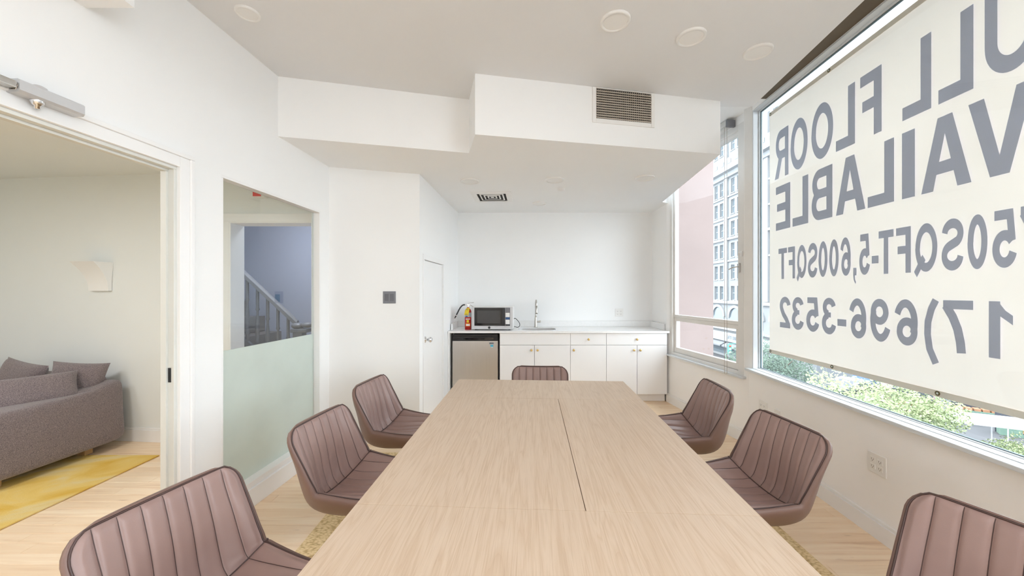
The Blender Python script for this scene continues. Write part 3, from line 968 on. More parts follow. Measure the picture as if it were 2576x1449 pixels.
for y_, z_ in ((3.245, 0.90), (2.573, 0.90), (1.90, 0.90), (1.25, 0.90), (2.60, 2.962), (3.245, 2.962), (1.93, 2.962)):
    b = MB()
    b.lathe([(0.006, 0.0), (0.006, 0.002), (0.012, 0.002), (0.0125, 0.0)], (RY(y_), BY - 0.005, z_), 16, 'y')
    e = b.build('eyelet', 'grommet', bn)
    MB().lathe([(0.0, 0.001), (0.006, 0.001)], (RY(y_), BY - 0.005, z_), 12, 'y').build('eyelet_hole', 'yellow' if False else 'white', e)

# ------------------------------------------------------------------ jute rug and conference table
o = MB().box((-1.175, 0.2, 0.001), (1.60, 3.25, 0.013), 0.004).build('jute_rug', 'jute')
tag(o, 'natural braided jute rug lying under the conference table', 'rug')
tb = thing('conference_table', 'long pale oak conference table with jointed top in the centre', 'table', (0.2117, 2.803, 0), -math.atan(0.052))
TW = 0.6175
MB().box((-TW, -0.481, 0.722), (TW, 0.0, 0.750), 0.0015).build('end_leaf', 'table', tb)
MB().box((-TW, -1.664, 0.722), (0.0995, -0.4825, 0.750), 0.0015).build('top_panel', 'table', tb)
MB().box((0.1015, -1.664, 0.722), (TW, -0.4825, 0.750), 0.0015).build('top_panel', 'table', tb)
MB().box((-TW, -2.22, 0.722), (TW, -1.6658, 0.750), 0.0015).build('end_leaf', 'table', tb)
b = MB()
for x in (-0.5, 0.5):
    b.box((x - 0.02, -2.1, 0.655), (x + 0.02, -0.1, 0.721))
for y in (-2.1, -0.12):
    b.box((-0.5, y, 0.655), (0.5, y + 0.03, 0.721))
b.build('apron', 'chairmetal', tb)
for x in (-0.5, 0.5):
    for y in (-2.08, -0.14):
        MB().box((x - 0.03, y - 0.03, 0.013), (x + 0.03, y + 0.03, 0.70), 0.004).build('leg', 'chairmetal', tb)

# ------------------------------------------------------------------ chairs
def chaikin(p, n=2):
    for _ in range(n):
        q = [p[0]]
        for a, b in zip(p[:-1], p[1:]):
            q += [(.75 * a[0] + .25 * b[0], .75 * a[1] + .25 * b[1]), (.25 * a[0] + .75 * b[0], .25 * a[1] + .75 * b[1])]
        p = q + [p[-1]]
    return p
PROF = chaikin([(-0.245, 0.355), (-0.238, 0.405), (-0.17, 0.414), (-0.04, 0.398), (0.10, 0.383), (0.175, 0.402), (0.203, 0.49), (0.222, 0.60), (0.250, 0.70), (0.272, 0.762)], 3)
CUM = [0.0]
for a_, b_ in zip(PROF[:-1], PROF[1:]):
    CUM.append(CUM[-1] + math.hypot(b_[0] - a_[0], b_[1] - a_[1]))
LEN = CUM[-1]
def prof_at(s):
    s = min(max(s, 0), LEN)
    for i in range(len(CUM) - 1):
        if CUM[i + 1] >= s:
            f = (s - CUM[i]) / (CUM[i + 1] - CUM[i])
            a, b = PROF[i], PROF[i + 1]
            return (a[0] + (b[0] - a[0]) * f, a[1] + (b[1] - a[1]) * f)
    return PROF[-1]
def prof_n(s):
    a, b = prof_at(s - 0.10), prof_at(s + 0.10)
    d = math.hypot(b[0] - a[0], b[1] - a[1])
    ty, tz = (b[0] - a[0]) / d, (b[1] - a[1]) / d
    return (-tz, ty)
SPLIT = min(range(len(PROF)), key=lambda i: abs(PROF[i][0] - 0.150) + abs(PROF[i][1] - 0.396))
SPLIT = CUM[SPLIT]
def sstep(a, b, x):
    t = min(max((x - a) / (b - a), 0), 1)
    return t * t * (3 - 2 * t)
def half_w(s):
    w = 0.215 + 0.025 * sstep(0.0, SPLIT, s) + 0.008 * sstep(SPLIT, LEN, s)
    r = 0.085
    for d in (LEN - s, s + 0.02):
        if d < r:
            w -= r - math.sqrt(max(r * r - (r - d) ** 2, 0))
    return w
def edge_up(s):
    return 0.045 + 0.055 * sstep(0.10, SPLIT, s) - 0.082 * sstep(SPLIT, LEN * 0.98, s)
def chair_pt(u, s, off):
    w = half_w(s)
    p, n_ = prof_at(s), prof_n(s)
    e = edge_up(s) * abs(u) ** 2.3 + off
    return (u * w, p[0] + n_[0] * e, p[1] + n_[1] * e)
PITCH = 0.0605
def pitch_at(s):
    return min(PITCH, (0.95 * half_w(s) - 0.012) / 3)
def rib(u, s, lo, hi):
    x, pt = u * half_w(s), pitch_at(s)
    f = (x / pt) % 1.0
    if abs(x) > 3 * pt:
        f = min((abs(x) - 3 * pt) / 0.056, 1.0)
    bulge = 0.0095 * (1 - abs(2 * f - 1) ** 4.5)
    ends = min(sstep(lo, lo + 0.02, s), 1 - sstep(hi - 0.016, hi, s)) if hi > lo else 1
    side = 1 - sstep(0.86, 0.95, abs(u))
    return bulge * (0.25 + 0.75 * min(ends, side)) * max(min(ends, 1), 0.15) + 0.003 * ends * side

def make_chair(label):
    t = thing('bucket_chair', label, 'chair', (0, 0, 0), 0, 'channelled leather chairs around the table')
    PU = 0.95
    def pad(lo, hi):
        def fn(a, b_):
            # cluster samples on the groove spacing
            s = lo + (hi - lo) * b_
            w, pt = half_w(s), pitch_at(s)
            k = a * 8 - 4                       # eight channels, the outer two run to the pad edge
            x = k * pt if abs(k) <= 3 else math.copysign(3 * pt + (abs(k) - 3) * (PU * w - 3 * pt), k)
            u = x / w
            return chair_pt(u, s, rib(u, s, lo, hi))
        return fn
    MB().grid(pad(0.012, SPLIT - 0.001), 112, 30).build('seat_cushion', 'leather', t)
    MB().grid(pad(SPLIT + 0.001, LEN - 0.010), 112, 34).build('backrest_cushion', 'leather', t)
    # shell: closed skin around the inner surface
    b = MB()
    NU, NV = 36, 44
    thick = lambda u, s: (0.050 + 0.012 * (1 - sstep(SPLIT * .9, LEN, s))) * (1 - abs(u) ** 5) * sstep(-0.01, 0.08, s) * (0.35 + 0.65 * (1 - sstep(LEN - 0.14, LEN, s))) + 0.034 - 0.014 * sstep(SPLIT, LEN, s)
    inner = lambda a, v: chair_pt(a * 2 - 1, LEN * v, -0.002)
    outer = lambda a, v: chair_pt((a * 2 - 1), LEN * v, -thick(a * 2 - 1, LEN * v))
    vs = [inner(i / NU, j / NV) for j in range(NV + 1) for i in range(NU + 1)]
    vo = [outer(i / NU, j / NV) for j in range(NV + 1) for i in range(NU + 1)]
    fs, off, W = [], len(vs), NU + 1
    for j in range(NV):
        for i in range(NU):
            q = (j * W + i, j * W + i + 1, (j + 1) * W + i + 1, (j + 1) * W + i)
            fs.append(q)
            fs.append(tuple(k + off for k in q[::-1]))
    per = [i for i in range(W)] + [j * W + NU for j in range(1, NV + 1)] + [NV * W + i for i in range(NU - 1, -1, -1)] + [j * W for j in range(NV - 1, 0, -1)]
    m = len(per)
    for k in range(m):
        a, c = per[k], per[(k + 1) % m]
        fs.append((a, a + off, c + off, c))
    b.add(vs + vo, fs, True)
    sh = b.build('shell', 'leather_out', t)
    # piping around the pad edge and the seam between seat and back
    path = [chair_pt(PU + 0.012, 0.012 + (LEN - 0.022) * i / 60, 0.001) for i in range(61)]
    path += [chair_pt(PU * (1 - 2 * i / 24), LEN - 0.008, 0.001) for i in range(1, 24)]
    path += [chair_pt(-PU - 0.012, LEN - 0.010 - (LEN - 0.022) * i / 60, 0.001) for i in range(61)]
    path += [chair_pt(-PU * (1 - 2 * i / 24), 0.010, 0.001) for i in range(1, 24)]
    MB().tube(path, 0.0035, 6, True).build('piping', 'leather_dark', t)
    MB().tube([chair_pt(-1 + 2 * i / 40, SPLIT, 0.0015) for i in range(41)], 0.0028, 6).build('seam', 'leather_dark', t)
    for k in range(-3, 4):
        for lo, hi in ((0.03, SPLIT - 0.004), (SPLIT + 0.004, LEN - 0.014)):
            pth = []
            for i in range(25):
                q = lo + (hi - lo) * i / 24
                u = k * pitch_at(q) / half_w(q)
                pth.append(chair_pt(u, q, rib(u, q, lo, hi) + 0.0012))
            MB().tube(pth, 0.0012, 5).build('channel_seam', 'leather_dark', t)
    # pedestal
    MB().cyl((0, -0.02, 0.05), (0, -0.02, 0.35), 0.025, n=18).build('column', 'chairmetal', t)
    MB().box((-0.11, -0.12, 0.318), (0.11, 0.08, 0.334), 0.004).build('seat_plate', 'chairmetal', t)
    for k in range(4):
        a = PI / 4 + k * PI / 2
        d = (math.cos(a), math.sin(a))
        b = MB()
        b.tube([(0, -0.02, 0.075), (d[0] * 0.12, -0.02 + d[1] * 0.12, 0.06), (d[0] * 0.225, -0.02 + d[1] * 0.225, 0.03)], [0.02, 0.016, 0.012], 10)
        lg = b.build('leg', 'chairmetal', t)
        MB().cyl((d[0] * 0.22, -0.02 + d[1] * 0.22, 0.013), (d[0] * 0.22, -0.02 + d[1] * 0.22, 0.036), 0.016, n=12).build('foot', 'rubber', lg)
    return t
# local chair faces -y, its back is at +y
CH = [
    ((-0.89, 1.155), 90 - 14, 'mauve brown channelled leather chair nearest the viewer on the lounge side of the table'),
    ((-0.772, 1.95), 90 - 8, 'mauve brown channelled leather chair beside the frosted partition glass, middle of the left row'),
    ((-0.80, 2.73), 90 - 8, 'mauve brown channelled leather chair below the grey light switch, farthest on left'),
    ((0.232, 3.018), -3, 'mauve brown leather chair at the far head of the table, only its back top showing'),
    ((1.19, 2.65), -90 - 5, 'brown channelled leather chair below the casement window, farthest of the right row'),
    ((1.15, 1.87), -90 + 4, 'brown channelled leather chair with outlets behind it, middle of the right row'),
    ((1.20, 0.95), -90 + 20, 'brown channelled leather chair nearest the viewer on the window side, cut by the frame'),
]
proto = None
for (x, y), deg, lab in CH:
    if proto is None:
        proto = make_chair(lab)
        proto.location = (x, y, 0.0)
        proto.rotation_euler = (0, 0, math.radians(deg))
    else:
        dup(proto, (x, y, 0.0), math.radians(deg), lab)

# ------------------------------------------------------------------ kitchen: worktop, sink, tap, cabinets, fridge
KF, KB = 4.74, 5.355           # cabinet front, wall
wt = thing('kitchen_worktop', 'white quartz kitchen worktop with upstand along the back wall', 'worktop', (0, 0, 0))
sx, sy, sa, sb = 0.335, 5.01, 0.250, 0.165
b = MB()
NS = 64
X0, X1, Y0, Y1 = -0.812, 1.998, 4.712, KB
def sup(t, a, b_):
    c, s = math.cos(t), math.sin(t)
    return (sx + a * math.copysign(abs(c) ** 0.55, c), sy + b_ * math.copysign(abs(s) ** 0.55, s))
inn = [sup(2 * PI * i / NS, sa, sb) for i in range(NS)]
hx, hy = 0.36, 0.24
def onrect(t):
    c, s = math.cos(t), math.sin(t)
    k = min(hx / abs(c) if abs(c) > 1e-6 else 1e9, hy / abs(s) if abs(s) > 1e-6 else 1e9)
    return (sx + c * k, sy + s * k)
out = [onrect(2 * PI * i / NS) for i in range(NS)]
for z, fl in ((0.915, False), (0.890, True)):
    vs = [(p[0], p[1], z) for p in inn] + [(p[0], p[1], z) for p in out]
    fs = [(i, NS + i, NS + (i + 1) % NS, (i + 1) % NS) for i in range(NS)]
    b.add(vs, [f[::-1] for f in fs] if fl else fs)
b.add([(p[0], p[1], 0.915) for p in inn] + [(p[0], p[1], 0.890) for p in inn], [((i + 1) % NS, NS + (i + 1) % NS, NS + i, i) for i in range(NS)])
b.box((X0, Y0, 0.890), (sx - hx, Y1, 0.915))
b.box((sx + hx, Y0, 0.890), (X1, Y1, 0.915))
b.box((sx - hx, Y0, 0.890), (sx + hx, sy - hy, 0.915))
b.box((sx - hx, sy + hy, 0.890), (sx + hx, Y1, 0.915))
b.build('slab', 'quartz', wt)
b = MB()
b.box((-0.778, KB - 0.02, 0.9155), (1.998, KB, 0.995), 0.002)
b.build('back_upstand', 'quartz', wt)
MB().box((1.976, 4.86, 0.9155), (1.998, KB - 0.0205, 0.995), 0.002).build('side_upstand', 'quartz', wt)
MB().box((-0.798, 4.86, 0.9155), (-0.778, KB - 0.0205, 0.995), 0.002).build('side_upstand', 'quartz', wt)
sk = MB()
pr = [(1.0, 0.889), (0.98, 0.80), (0.93, 0.745), (0.80, 0.735), (0.12, 0.730)]
vs, fs = [], []
for k, z in pr:
    vs += [(sx + (p[0] - sx) * k, sy + (p[1] - sy) * k, z) for p in inn]
for j in range(len(pr) - 1):
    for i in range(NS):
        fs.append((j * NS + i, j * NS + (i + 1) % NS, (j + 1) * NS + (i + 1) % NS, (j + 1) * NS + i))
fs.append(tuple((len(pr) - 1) * NS + i for i in range(NS)))
sk.add(vs, fs, True)
o = thing('kitchen_sink', 'undermount oval sink bowl set into the white worktop', 'sink')
sk.build('bowl', 'nickel', o)
MB().lathe([(0.0, 0.733), (0.03, 0.733), (0.034, 0.736), (0.04, 0.733)], (sx, sy, 0), 20).build('drain', 'chrome', o)

fx, fy = 0.335, 5.235
fc = thing('kitchen_faucet', 'tall brushed nickel gooseneck kitchen faucet behind the sink', 'faucet', (fx, fy, 0.915))
MB().lathe([(0.0, 0.0), (0.024, 0.0), (0.024, 0.006), (0.021, 0.05), (0.018, 0.12), (0.0125, 0.165), (0.0, 0.166)], (0, 0, 0), 24).build('body', 'nickel', fc)
neck = [(0, 0, 0.16), (0, 0, 0.31)] + [(0, -0.07 + 0.07 * math.cos(a), 0.31 + 0.07 * math.sin(a)) for a in [PI * k / 12 for k in range(1, 13)]]
MB().tube(neck, 0.0115, 14).build('neck', 'nickel', fc)
MB().lathe([(0.0, 0.195), (0.019, 0.195), (0.020, 0.215), (0.014, 0.31), (0.0, 0.312)], (0, -0.14, 0), 20).build('spray_head', 'nickel', fc)
b = MB()
b.cyl((0.015, 0, 0.075), (0.055, 0, 0.078), 0.012, n=14)
b.box((0.05, -0.010, 0.066), (0.072, 0.010, 0.096), 0.004)
b.build('lever', 'nickel', fc)

def knob(x, z, parent):
    MB().lathe([(0.0, 0.026), (0.012, 0.026), (0.0145, 0.022), (0.0145, 0.016), (0.006, 0.010), (0.006, 0.0)], (x, KF - 0.0005, z), 18, 'y').build('knob', 'brass', parent)
def cabinet(label, x0, x1, drawer_knob, doors):
    t = thing('base_cabinet', label, 'cabinet', (0, 0, 0), 0, 'white kitchen base cabinets')
    b = MB()
    b.box((x0 + 0.0005, KF + 0.019, 0.105), (x0 + 0.018, KB - 0.01, 0.888))
    b.box((x1 - 0.018, KF + 0.019, 0.105), (x1 - 0.0005, KB - 0.01, 0.888))
    b.box((x0 + 0.018, KF + 0.019, 0.105), (x1 - 0.018, KB - 0.01, 0.123))
    b.box((x0 + 0.018, KB - 0.025, 0.123), (x1 - 0.018, KB - 0.01, 0.888))
    b.build('carcass', 'lacquer', t)
    MB().box((x0 + 0.0005, KF + 0.075, 0.001), (x1 - 0.0005, KF + 0.09, 0.1045)).build('toe_kick', 'lacquer', t)
    d = MB().box((x0 + 0.0022, KF, 0.7372), (x1 - 0.0022, KF + 0.018, 0.885), 0.0012).build('drawer_front', 'lacquer', t)
    if drawer_knob:
        knob((x0 + x1) / 2, 0.810, d)
    for (da, db, kx) in doors:
        d = MB().box((da + 0.0022, KF, 0.108), (db - 0.0022, KF + 0.018, 0.7328), 0.0012).build('door', 'lacquer', t)
        knob(kx, 0.672, d)
    return t
cabinet('white sink base cabinet beside the fridge with two doors and a blank top panel', -0.157, 0.745, False, [(-0.157, 0.287, 0.248), (0.287, 0.745, 0.326)])
cabinet('narrow white base cabinet with one drawer and a single door', 0.745, 1.205, True, [(0.745, 1.205, 0.785)])
cabinet('white corner base cabinet by the window with one drawer over two doors', 1.205, 1.980, True, [(1.205, 1.596, 1.553), (1.596, 1.980, 1.634)])
o = MB().prism([(-0.818, 4.735), (-0.795, 4.735), (-0.757, 5.30), (-0.780, 5.30)], 0.001, 0.889).build('end_panel', 'lacquer')
tag(o, 'slim white end panel supporting the worktop beside the closet door', 'panel')

fr = thing('compact_fridge', 'compact stainless steel fridge with black top under the worktop', 'fridge')
MB().box((-0.748, 4.83, 0.03), (-0.190, 5.24, 0.845), 0.006).build('body', 'black', fr)
MB().box((-0.765, 4.765, 0.845), (-0.180, 5.20, 0.868), 0.008).build('top', 'black', fr)
dr = MB().box((-0.765, 4.765, 0.045), (-0.180, 4.828, 0.783), 0.006).build('door', 'steel', fr)
h = MB()
h.box((-0.765, 4.765, 0.784), (-0.180, 4.828, 0.844), 0.004)
h.build('door_cap', 'black', fr)
MB().grid(lambda u, v: (-0.70 + 0.46 * u, 4.764 - 0.012 * math.sin(PI * u) , 0.806 + 0.02 * v - 0.006 * math.sin(PI * u)), 20, 2).build('handle_lip', 'blackgloss', fr)
s_ = MB().box((-0.294, 4.7635, 0.737), (-0.232, 4.7652, 0.764)).build('brand_badge', 'silverprint', dr)
MB().box((-0.290, 4.7628, 0.752), (-0.236, 4.7636, 0.761)).build('badge_band', 'black', s_)
s_ = MB().box((-0.277, 4.7635, 0.698), (-0.240, 4.7652, 0.734)).build('energy_sticker', 'cyan', dr)
MB().box((-0.275, 4.7628, 0.700), (-0.242, 4.7636, 0.709)).build('sticker_band', 'white', s_)
for x in (-0.70, -0.24):
    MB().cyl((x, 4.87, 0.0), (x, 4.87, 0.032), 0.018, n=12).build('foot', 'rubber', fr)

# ------------------------------------------------------------------ microwave, cord, extinguisher
mw = thing('microwave', 'silver and black microwave oven standing on the worktop', 'microwave', (-0.256, 4.83, 0.915), math.radians(-3))
MB().box((-0.268, 0.022, 0.012), (0.268, 0.36, 0.302), 0.008).build('body', 'plate', mw)
MB().box((-0.268, 0.0, 0.012), (0.268, 0.024, 0.302), 0.006).build('front_frame', 'silver', mw)
dd = MB().box((-0.234, -0.006, 0.058), (0.165, 0.004, 0.292), 0.003).build('door', 'blackgloss', mw)
MB().box((-0.196, -0.0068, 0.092), (0.105, -0.0055, 0.256), 0.0).build('door_window', 'ovenglass', dd)
MB().box((0.126, -0.026, 0.070), (0.150, -0.006, 0.280), 0.006).build('handle', 'blackgloss', dd)
cp = MB().box((0.168, -0.005, 0.058), (0.232, 0.004, 0.292), 0.002).build('control_panel', 'greyrocker', mw)
for (za, zb, mt) in ((0.235, 0.286, 'greyplate'), (0.172, 0.228, 'white'), (0.142, 0.168, 'blueprint'), (0.080, 0.138, 'white'), (0.062, 0.076, 'rubber')):
    MB().box((0.173, -0.0064, za), (0.227, -0.0045, zb)).build('keypad', mt, cp)
MB().lathe([(0.0, 0.0016), (0.014, 0.0016), (0.016, 0.0)], (-0.04, 0.0, 0.034), 20, 'y').build('badge', 'rubber', mw)
for x in (-0.22, 0.22):
    for y in (0.05, 0.32):
        MB().cyl((x, y, 0.0), (x, y, 0.013), 0.014, n=12).build('foot', 'rubber', mw)
pts = [(0.27, 0.25, 0.13), (0.285, 0.25, 0.145), (0.33, 0.25, 0.10), (0.352, 0.25, 0.06), (0.345, 0.25, 0.025), (0.315, 0.25, 0.012), (0.29, 0.25, 0.024), (0.27, 0.25, 0.028)]
def smooth3(p, n=2):
    for _ in range(n):
        q = [p[0]]
        for a, c in zip(p[:-1], p[1:]):
            q += [tuple(.75 * a[i] + .25 * c[i] for i in range(3)), tuple(.25 * a[i] + .75 * c[i] for i in range(3))]
        p = q + [p[-1]]
    return p
MB().tube(smooth3(pts), 0.004, 8).build('power_cord', 'rubber', mw)

fe = thing('fire_extinguisher', 'red fire extinguisher with yellow tag and black hose beside the microwave', 'fire extinguisher', (-0.583, 4.93, 0.915))
R_ = 0.043
MB().lathe([(0.0, 0.0), (R_, 0.0), (R_, 0.235), (R_ * 0.92, 0.255), (R_ * 0.6, 0.275), (R_ * 0.35, 0.284), (R_ * 0.35, 0.295), (0.0, 0.295)], (0, 0, 0), 32).build('cylinder', 'red', fe)
MB().lathe([(R_ + 0.0006, 0.165), (R_ + 0.0006, 0.225)], (0, 0, 0), 32).build('label_band', 'silverprint', fe)
def curved(x0, x1, z0, z1, rad, n=8):
    return lambda u, v: (rad * math.sin((x0 + (x1 - x0) * u) / rad), -rad * math.cos((x0 + (x1 - x0) * u) / rad), z0 + (z1 - z0) * v)
MB().grid(curved(-0.03, 0.034, 0.135, 0.147, R_ + 0.0008), 8, 1).build('print', 'white', fe)
MB().grid(curved(-0.014, 0.016, 0.095, 0.128, R_ + 0.0008), 6, 1).build('print', 'yellow', fe)
MB().grid(curved(-0.028, 0.034, 0.045, 0.088, R_ + 0.0008), 8, 1).build('print', 'orange', fe)
MB().grid(curved(-0.022, 0.028, 0.052, 0.074, R_ + 0.0012), 8, 1).build('print', 'white', fe)
MB().grid(curved(-0.03, 0.0, 0.168, 0.184, R_ + 0.0012), 8, 1).build('print', 'blueprint', fe)
b = MB()
b.cyl((0, 0, 0.29), (0, 0, 0.325), 0.015, n=16)
b.box((-0.018, -0.012, 0.318), (0.022, 0.012, 0.338), 0.003)
b.cyl((-0.018, 0, 0.325), (-0.045, 0, 0.328), 0.008, n=10)
b.build('valve', 'chrome', fe)
b = MB()
b.tube([(0.005, 0, 0.345), (0.02, 0, 0.352), (0.075, 0, 0.356)], 0.0045, 8)
b.tube([(0.01, 0, 0.33), (0.03, 0, 0.325), (0.075, 0, 0.298)], 0.0045, 8)
b.build('lever', 'chrome', fe)
MB().tube(smooth3([(-0.04, -0.01, 0.328), (-0.07, -0.015, 0.325), (-0.105, -0.02, 0.285), (-0.132, -0.025, 0.23), (-0.150, -0.028, 0.195)]), 0.009, 10).build('hose', 'rubber', fe)
MB().cyl((-0.150, -0.028, 0.195), (-0.156, -0.029, 0.183), 0.010, n=10).build('hose_collar', 'chrome', fe)
MB().cyl((-0.156, -0.029, 0.183), (-0.172, -0.031, 0.150), 0.010, 0.006, n=10).build('nozzle', 'black', fe)
tg = MB()
tg.add([(-0.010, -0.048, 0.285), (0.028, -0.046, 0.290), (0.010, -0.052, 0.192), (-0.046, -0.054, 0.196), (-0.030, -0.05, 0.262)], [(0, 4, 3, 2, 1)])
tg.add([(-0.010, -0.0474, 0.285), (0.028, -0.0454, 0.290), (0.010, -0.0514, 0.192), (-0.046, -0.0534, 0.196), (-0.030, -0.0494, 0.262)], [(0, 1, 2, 3, 4)])
t_ = tg.build('inspection_tag', 'yellow', fe)
for zz in (0.272, 0.266, 0.260):
    MB().box((-0.020, -0.0512, zz), (0.012, -0.0506, zz + 0.002)).build('tag_print', 'slot', t_)
MB().box((-0.034, -0.0552, 0.202), (0.0, -0.0545, 0.208)).build('tag_print', 'slot', t_)

# ------------------------------------------------------------------ lounge: sofa, cushions, rug, sconce, added fill lamps
o = MB().box((-5.6, 0.9, 0.001), (-3.04, 3.205, 0.010), 0.003).build('yellow_rug', 'yellowrug')
tag(o, 'mottled yellow area rug under the grey sofa', 'rug')

def blob(mb, c, size, e=0.35, nu=28, nv=20, rot=None, fn=None):
    """superellipsoid box-like cushion"""
    def sp(v, p):
        return math.copysign(abs(v) ** p, v)
    def f(a, b_):
        th, ph = 2 * PI * a, -PI / 2 + PI * b_
        p = Vector((size[0] * sp(math.cos(ph), e) * sp(math.cos(th), e), size[1] * sp(math.cos(ph), e) * sp(math.sin(th), e), size[2] * sp(math.sin(ph), e)))
        if fn:
            p = Vector(fn(p))
        if rot:
            p = rot @ p
        return (c[0] + p.x, c[1] + p.y, c[2] + p.z)
    return mb.grid(f, nu, nv)
sf = thing('sofa', 'low grey boucle sofa against the lounge wall seen through the doorway', 'sofa', (-3.68, 3.02, 0), math.radians(-3))
# local: arm outer face at x=0, sofa runs to -x, back at +y
def arm_fn(p):
    k = (p.y + 0.46) / 0.92
    up = max(p.z, 0) / 0.245
    z = p.z + up * (0.02 * (1 - k) + 0.10 * max(k - 0.72, 0) / 0.28 * 0.9 + 0.03 * k - 0.015)
    return (p.x + 0.05 * (1 - up) * 0.3 - 0.02 * (p.z / 0.245), p.y + 0.02 * up * k, z)
blob(MB(), (-0.06, -0.02, 0.305), (0.125, 0.455, 0.235), 0.22, 48, 36, None, arm_fn).build('arm', 'boucle', sf)
blob(MB(), (-1.02, 0.0, 0.19), (0.98, 0.43, 0.125), 0.18, 40, 20).build('base', 'boucle', sf)
blob(MB(), (-1.05, -0.10, 0.37), (0.90, 0.36, 0.085), 0.25, 40, 20).build('seat_cushion', 'boucle', sf)
blob(MB(), (-1.05, 0.33, 0.43), (0.98, 0.115, 0.25), 0.25, 40, 24).build('back', 'boucle', sf)
MB().box((-0.17, -0.43, 0.075), (0.045, 0.40, 0.10), 0.01).build('base_welt', 'boucle', sf)
for x, y in ((-0.03, -0.36), (-0.03, 0.20), (-1.9, -0.36), (-1.9, 0.34)):
    MB().box((x - 0.035, y - 0.03, 0.010), (x + 0.035, y + 0.03, 0.085), 0.004).build('leg', 'sofaleg', sf)

def pillow(label, c, w, h, th, rx, ry, rz):
    mb = MB()
    rot = (Matrix.Rotation(rz, 3, 'Z') @ Matrix.Rotation(ry, 3, 'Y') @ Matrix.Rotation(rx, 3, 'X'))
    for sgn in (1, -1):
        def f(a, b_, sgn=sgn):
            u, v = a * 2 - 1, b_ * 2 - 1
            k = max((1 - u ** 4) * (1 - v ** 4), 0) ** 0.55
            pin = 1 - 0.07 * (1 - abs(u) ** 2) * abs(v) ** 3
            pin2 = 1 - 0.07 * (1 - abs(v) ** 2) * abs(u) ** 3
            p = rot @ Vector((u * w / 2 * pin2, sgn * k * th / 2, v * h / 2 * pin))
            return (c[0] + p.x, c[1] + p.y, c[2] + p.z)
        mb.grid(f, 20, 20, True, sgn > 0)
    o = mb.build('scatter_cushion', 'boucle')
    tag(o, label, 'cushion', 'loose cushions on the sofa')
pillow('grey boucle cushion leaning inside the sofa arm', (-3.87, 2.98, 0.60), 0.55, 0.30, 0.15, math.radians(-28), 0, math.radians(62))
pillow('dark grey cushion corner behind the leaning cushion by the wall', (-3.86, 3.30, 0.62), 0.36, 0.34, 0.14, math.radians(-10), math.radians(8), math.radians(30))
pillow('grey boucle cushion at the left edge of the view on the sofa', (-4.07, 2.72, 0.58), 0.5, 0.32, 0.16, math.radians(-30), 0, math.radians(50))
pillow('pointed grey cushion peeking above the sofa back', (-4.38, 3.30, 0.60), 0.42, 0.40, 0.14, math.radians(-12), math.radians(10), math.radians(-5))

# plaster sconce on lounge wall
sc = thing('wall_sconce', 'white curved plaster sconce on the lounge wall above the sofa', 'wall lamp', (-3.93, 3.562, 1.56), base_dir)
def scn(u, v):
    # v 0 bottom .. 1 top, front face swells outwards to the top
    d = 0.03 + 0.13 * v ** 2.2
    hw = 0.105 + 0.02 * v ** 2
    return ((u * 2 - 1) * hw, -d, -0.135 + 0.27 * v)
b = MB()
NU, NV = 6, 16
b.grid(scn, NU, NV)
for sgn in (0, 1):
    b.grid(lambda a, v, sgn=sgn: (scn(sgn, v)[0], scn(sgn, v)[1] * (1 - a), scn(sgn, v)[2]), 4, NV)
b.add([(-0.105, 0, -0.135), (0.105, 0, -0.135), (0.105, -0.03, -0.135), (-0.105, -0.03, -0.135)], [(0, 1, 2, 3)])
b.build('plaster_shade', 'wall', sc)
MB().box((-0.06, -0.05, 0.02), (0.06, -0.002, 0.06)).build('lamp_holder', 'plate', sc)

def fill_lamp(x, y, z, power, label, col=(0.97, 0.98, 1.0), size=0.6):  # unseen fill light with an added ceiling fixture around it
    t = thing('downlight', label, 'ceiling light', (x, y, z), 0, 'added fill lights out of view')
    MB().lathe([(0.0, -0.006), (size * 0.53, -0.006), (size * 0.59, 0.0)], (0, 0, 0), 30).build('diffuser', 'plate', t)
    ld = bpy.data.lights.new('lamp', 'AREA')
    ld.shape = 'DISK'
    ld.size = size
    ld.energy = power
    ld.color = col
    lo = link('fill_light', ld, t, (0, 0, -0.012))
    return t
fill_lamp(-3.3, 1.5, 2.47, 10.5, 'added round fill light on the lounge ceiling nearest the doorway')  # lamps added out of view to brighten lounge and hall
fill_lamp(-4.4, 1.0, 2.47, 10.5, 'added round fill light on the lounge ceiling over the seating')
fill_lamp(-2.6, 4.4, 2.75, 24.0, 'added round fill light over the stair hall', (0.85, 0.9, 1.0))

# fill lamps added behind the viewer to brighten the room, shaped as ceiling fixtures
for i_, (lx, ly, lab) in enumerate(((-0.9, -0.35, 'added round fill light behind the viewer by the left wall'), (0.2, -0.35, 'added round fill light behind the viewer at the middle'),
                                    (1.2, -0.35, 'added round fill light behind the viewer by the windows'), (-0.9, -1.5, 'added round fill light in the rear left corner'),
                                    (0.2, -1.5, 'added round fill light at the middle of the rear wall'), (1.1, -1.5, 'added round fill light in the rear window corner'))):
    fill_lamp(lx, ly, HC, 3.7, lab, (0.98, 0.97, 1.0))

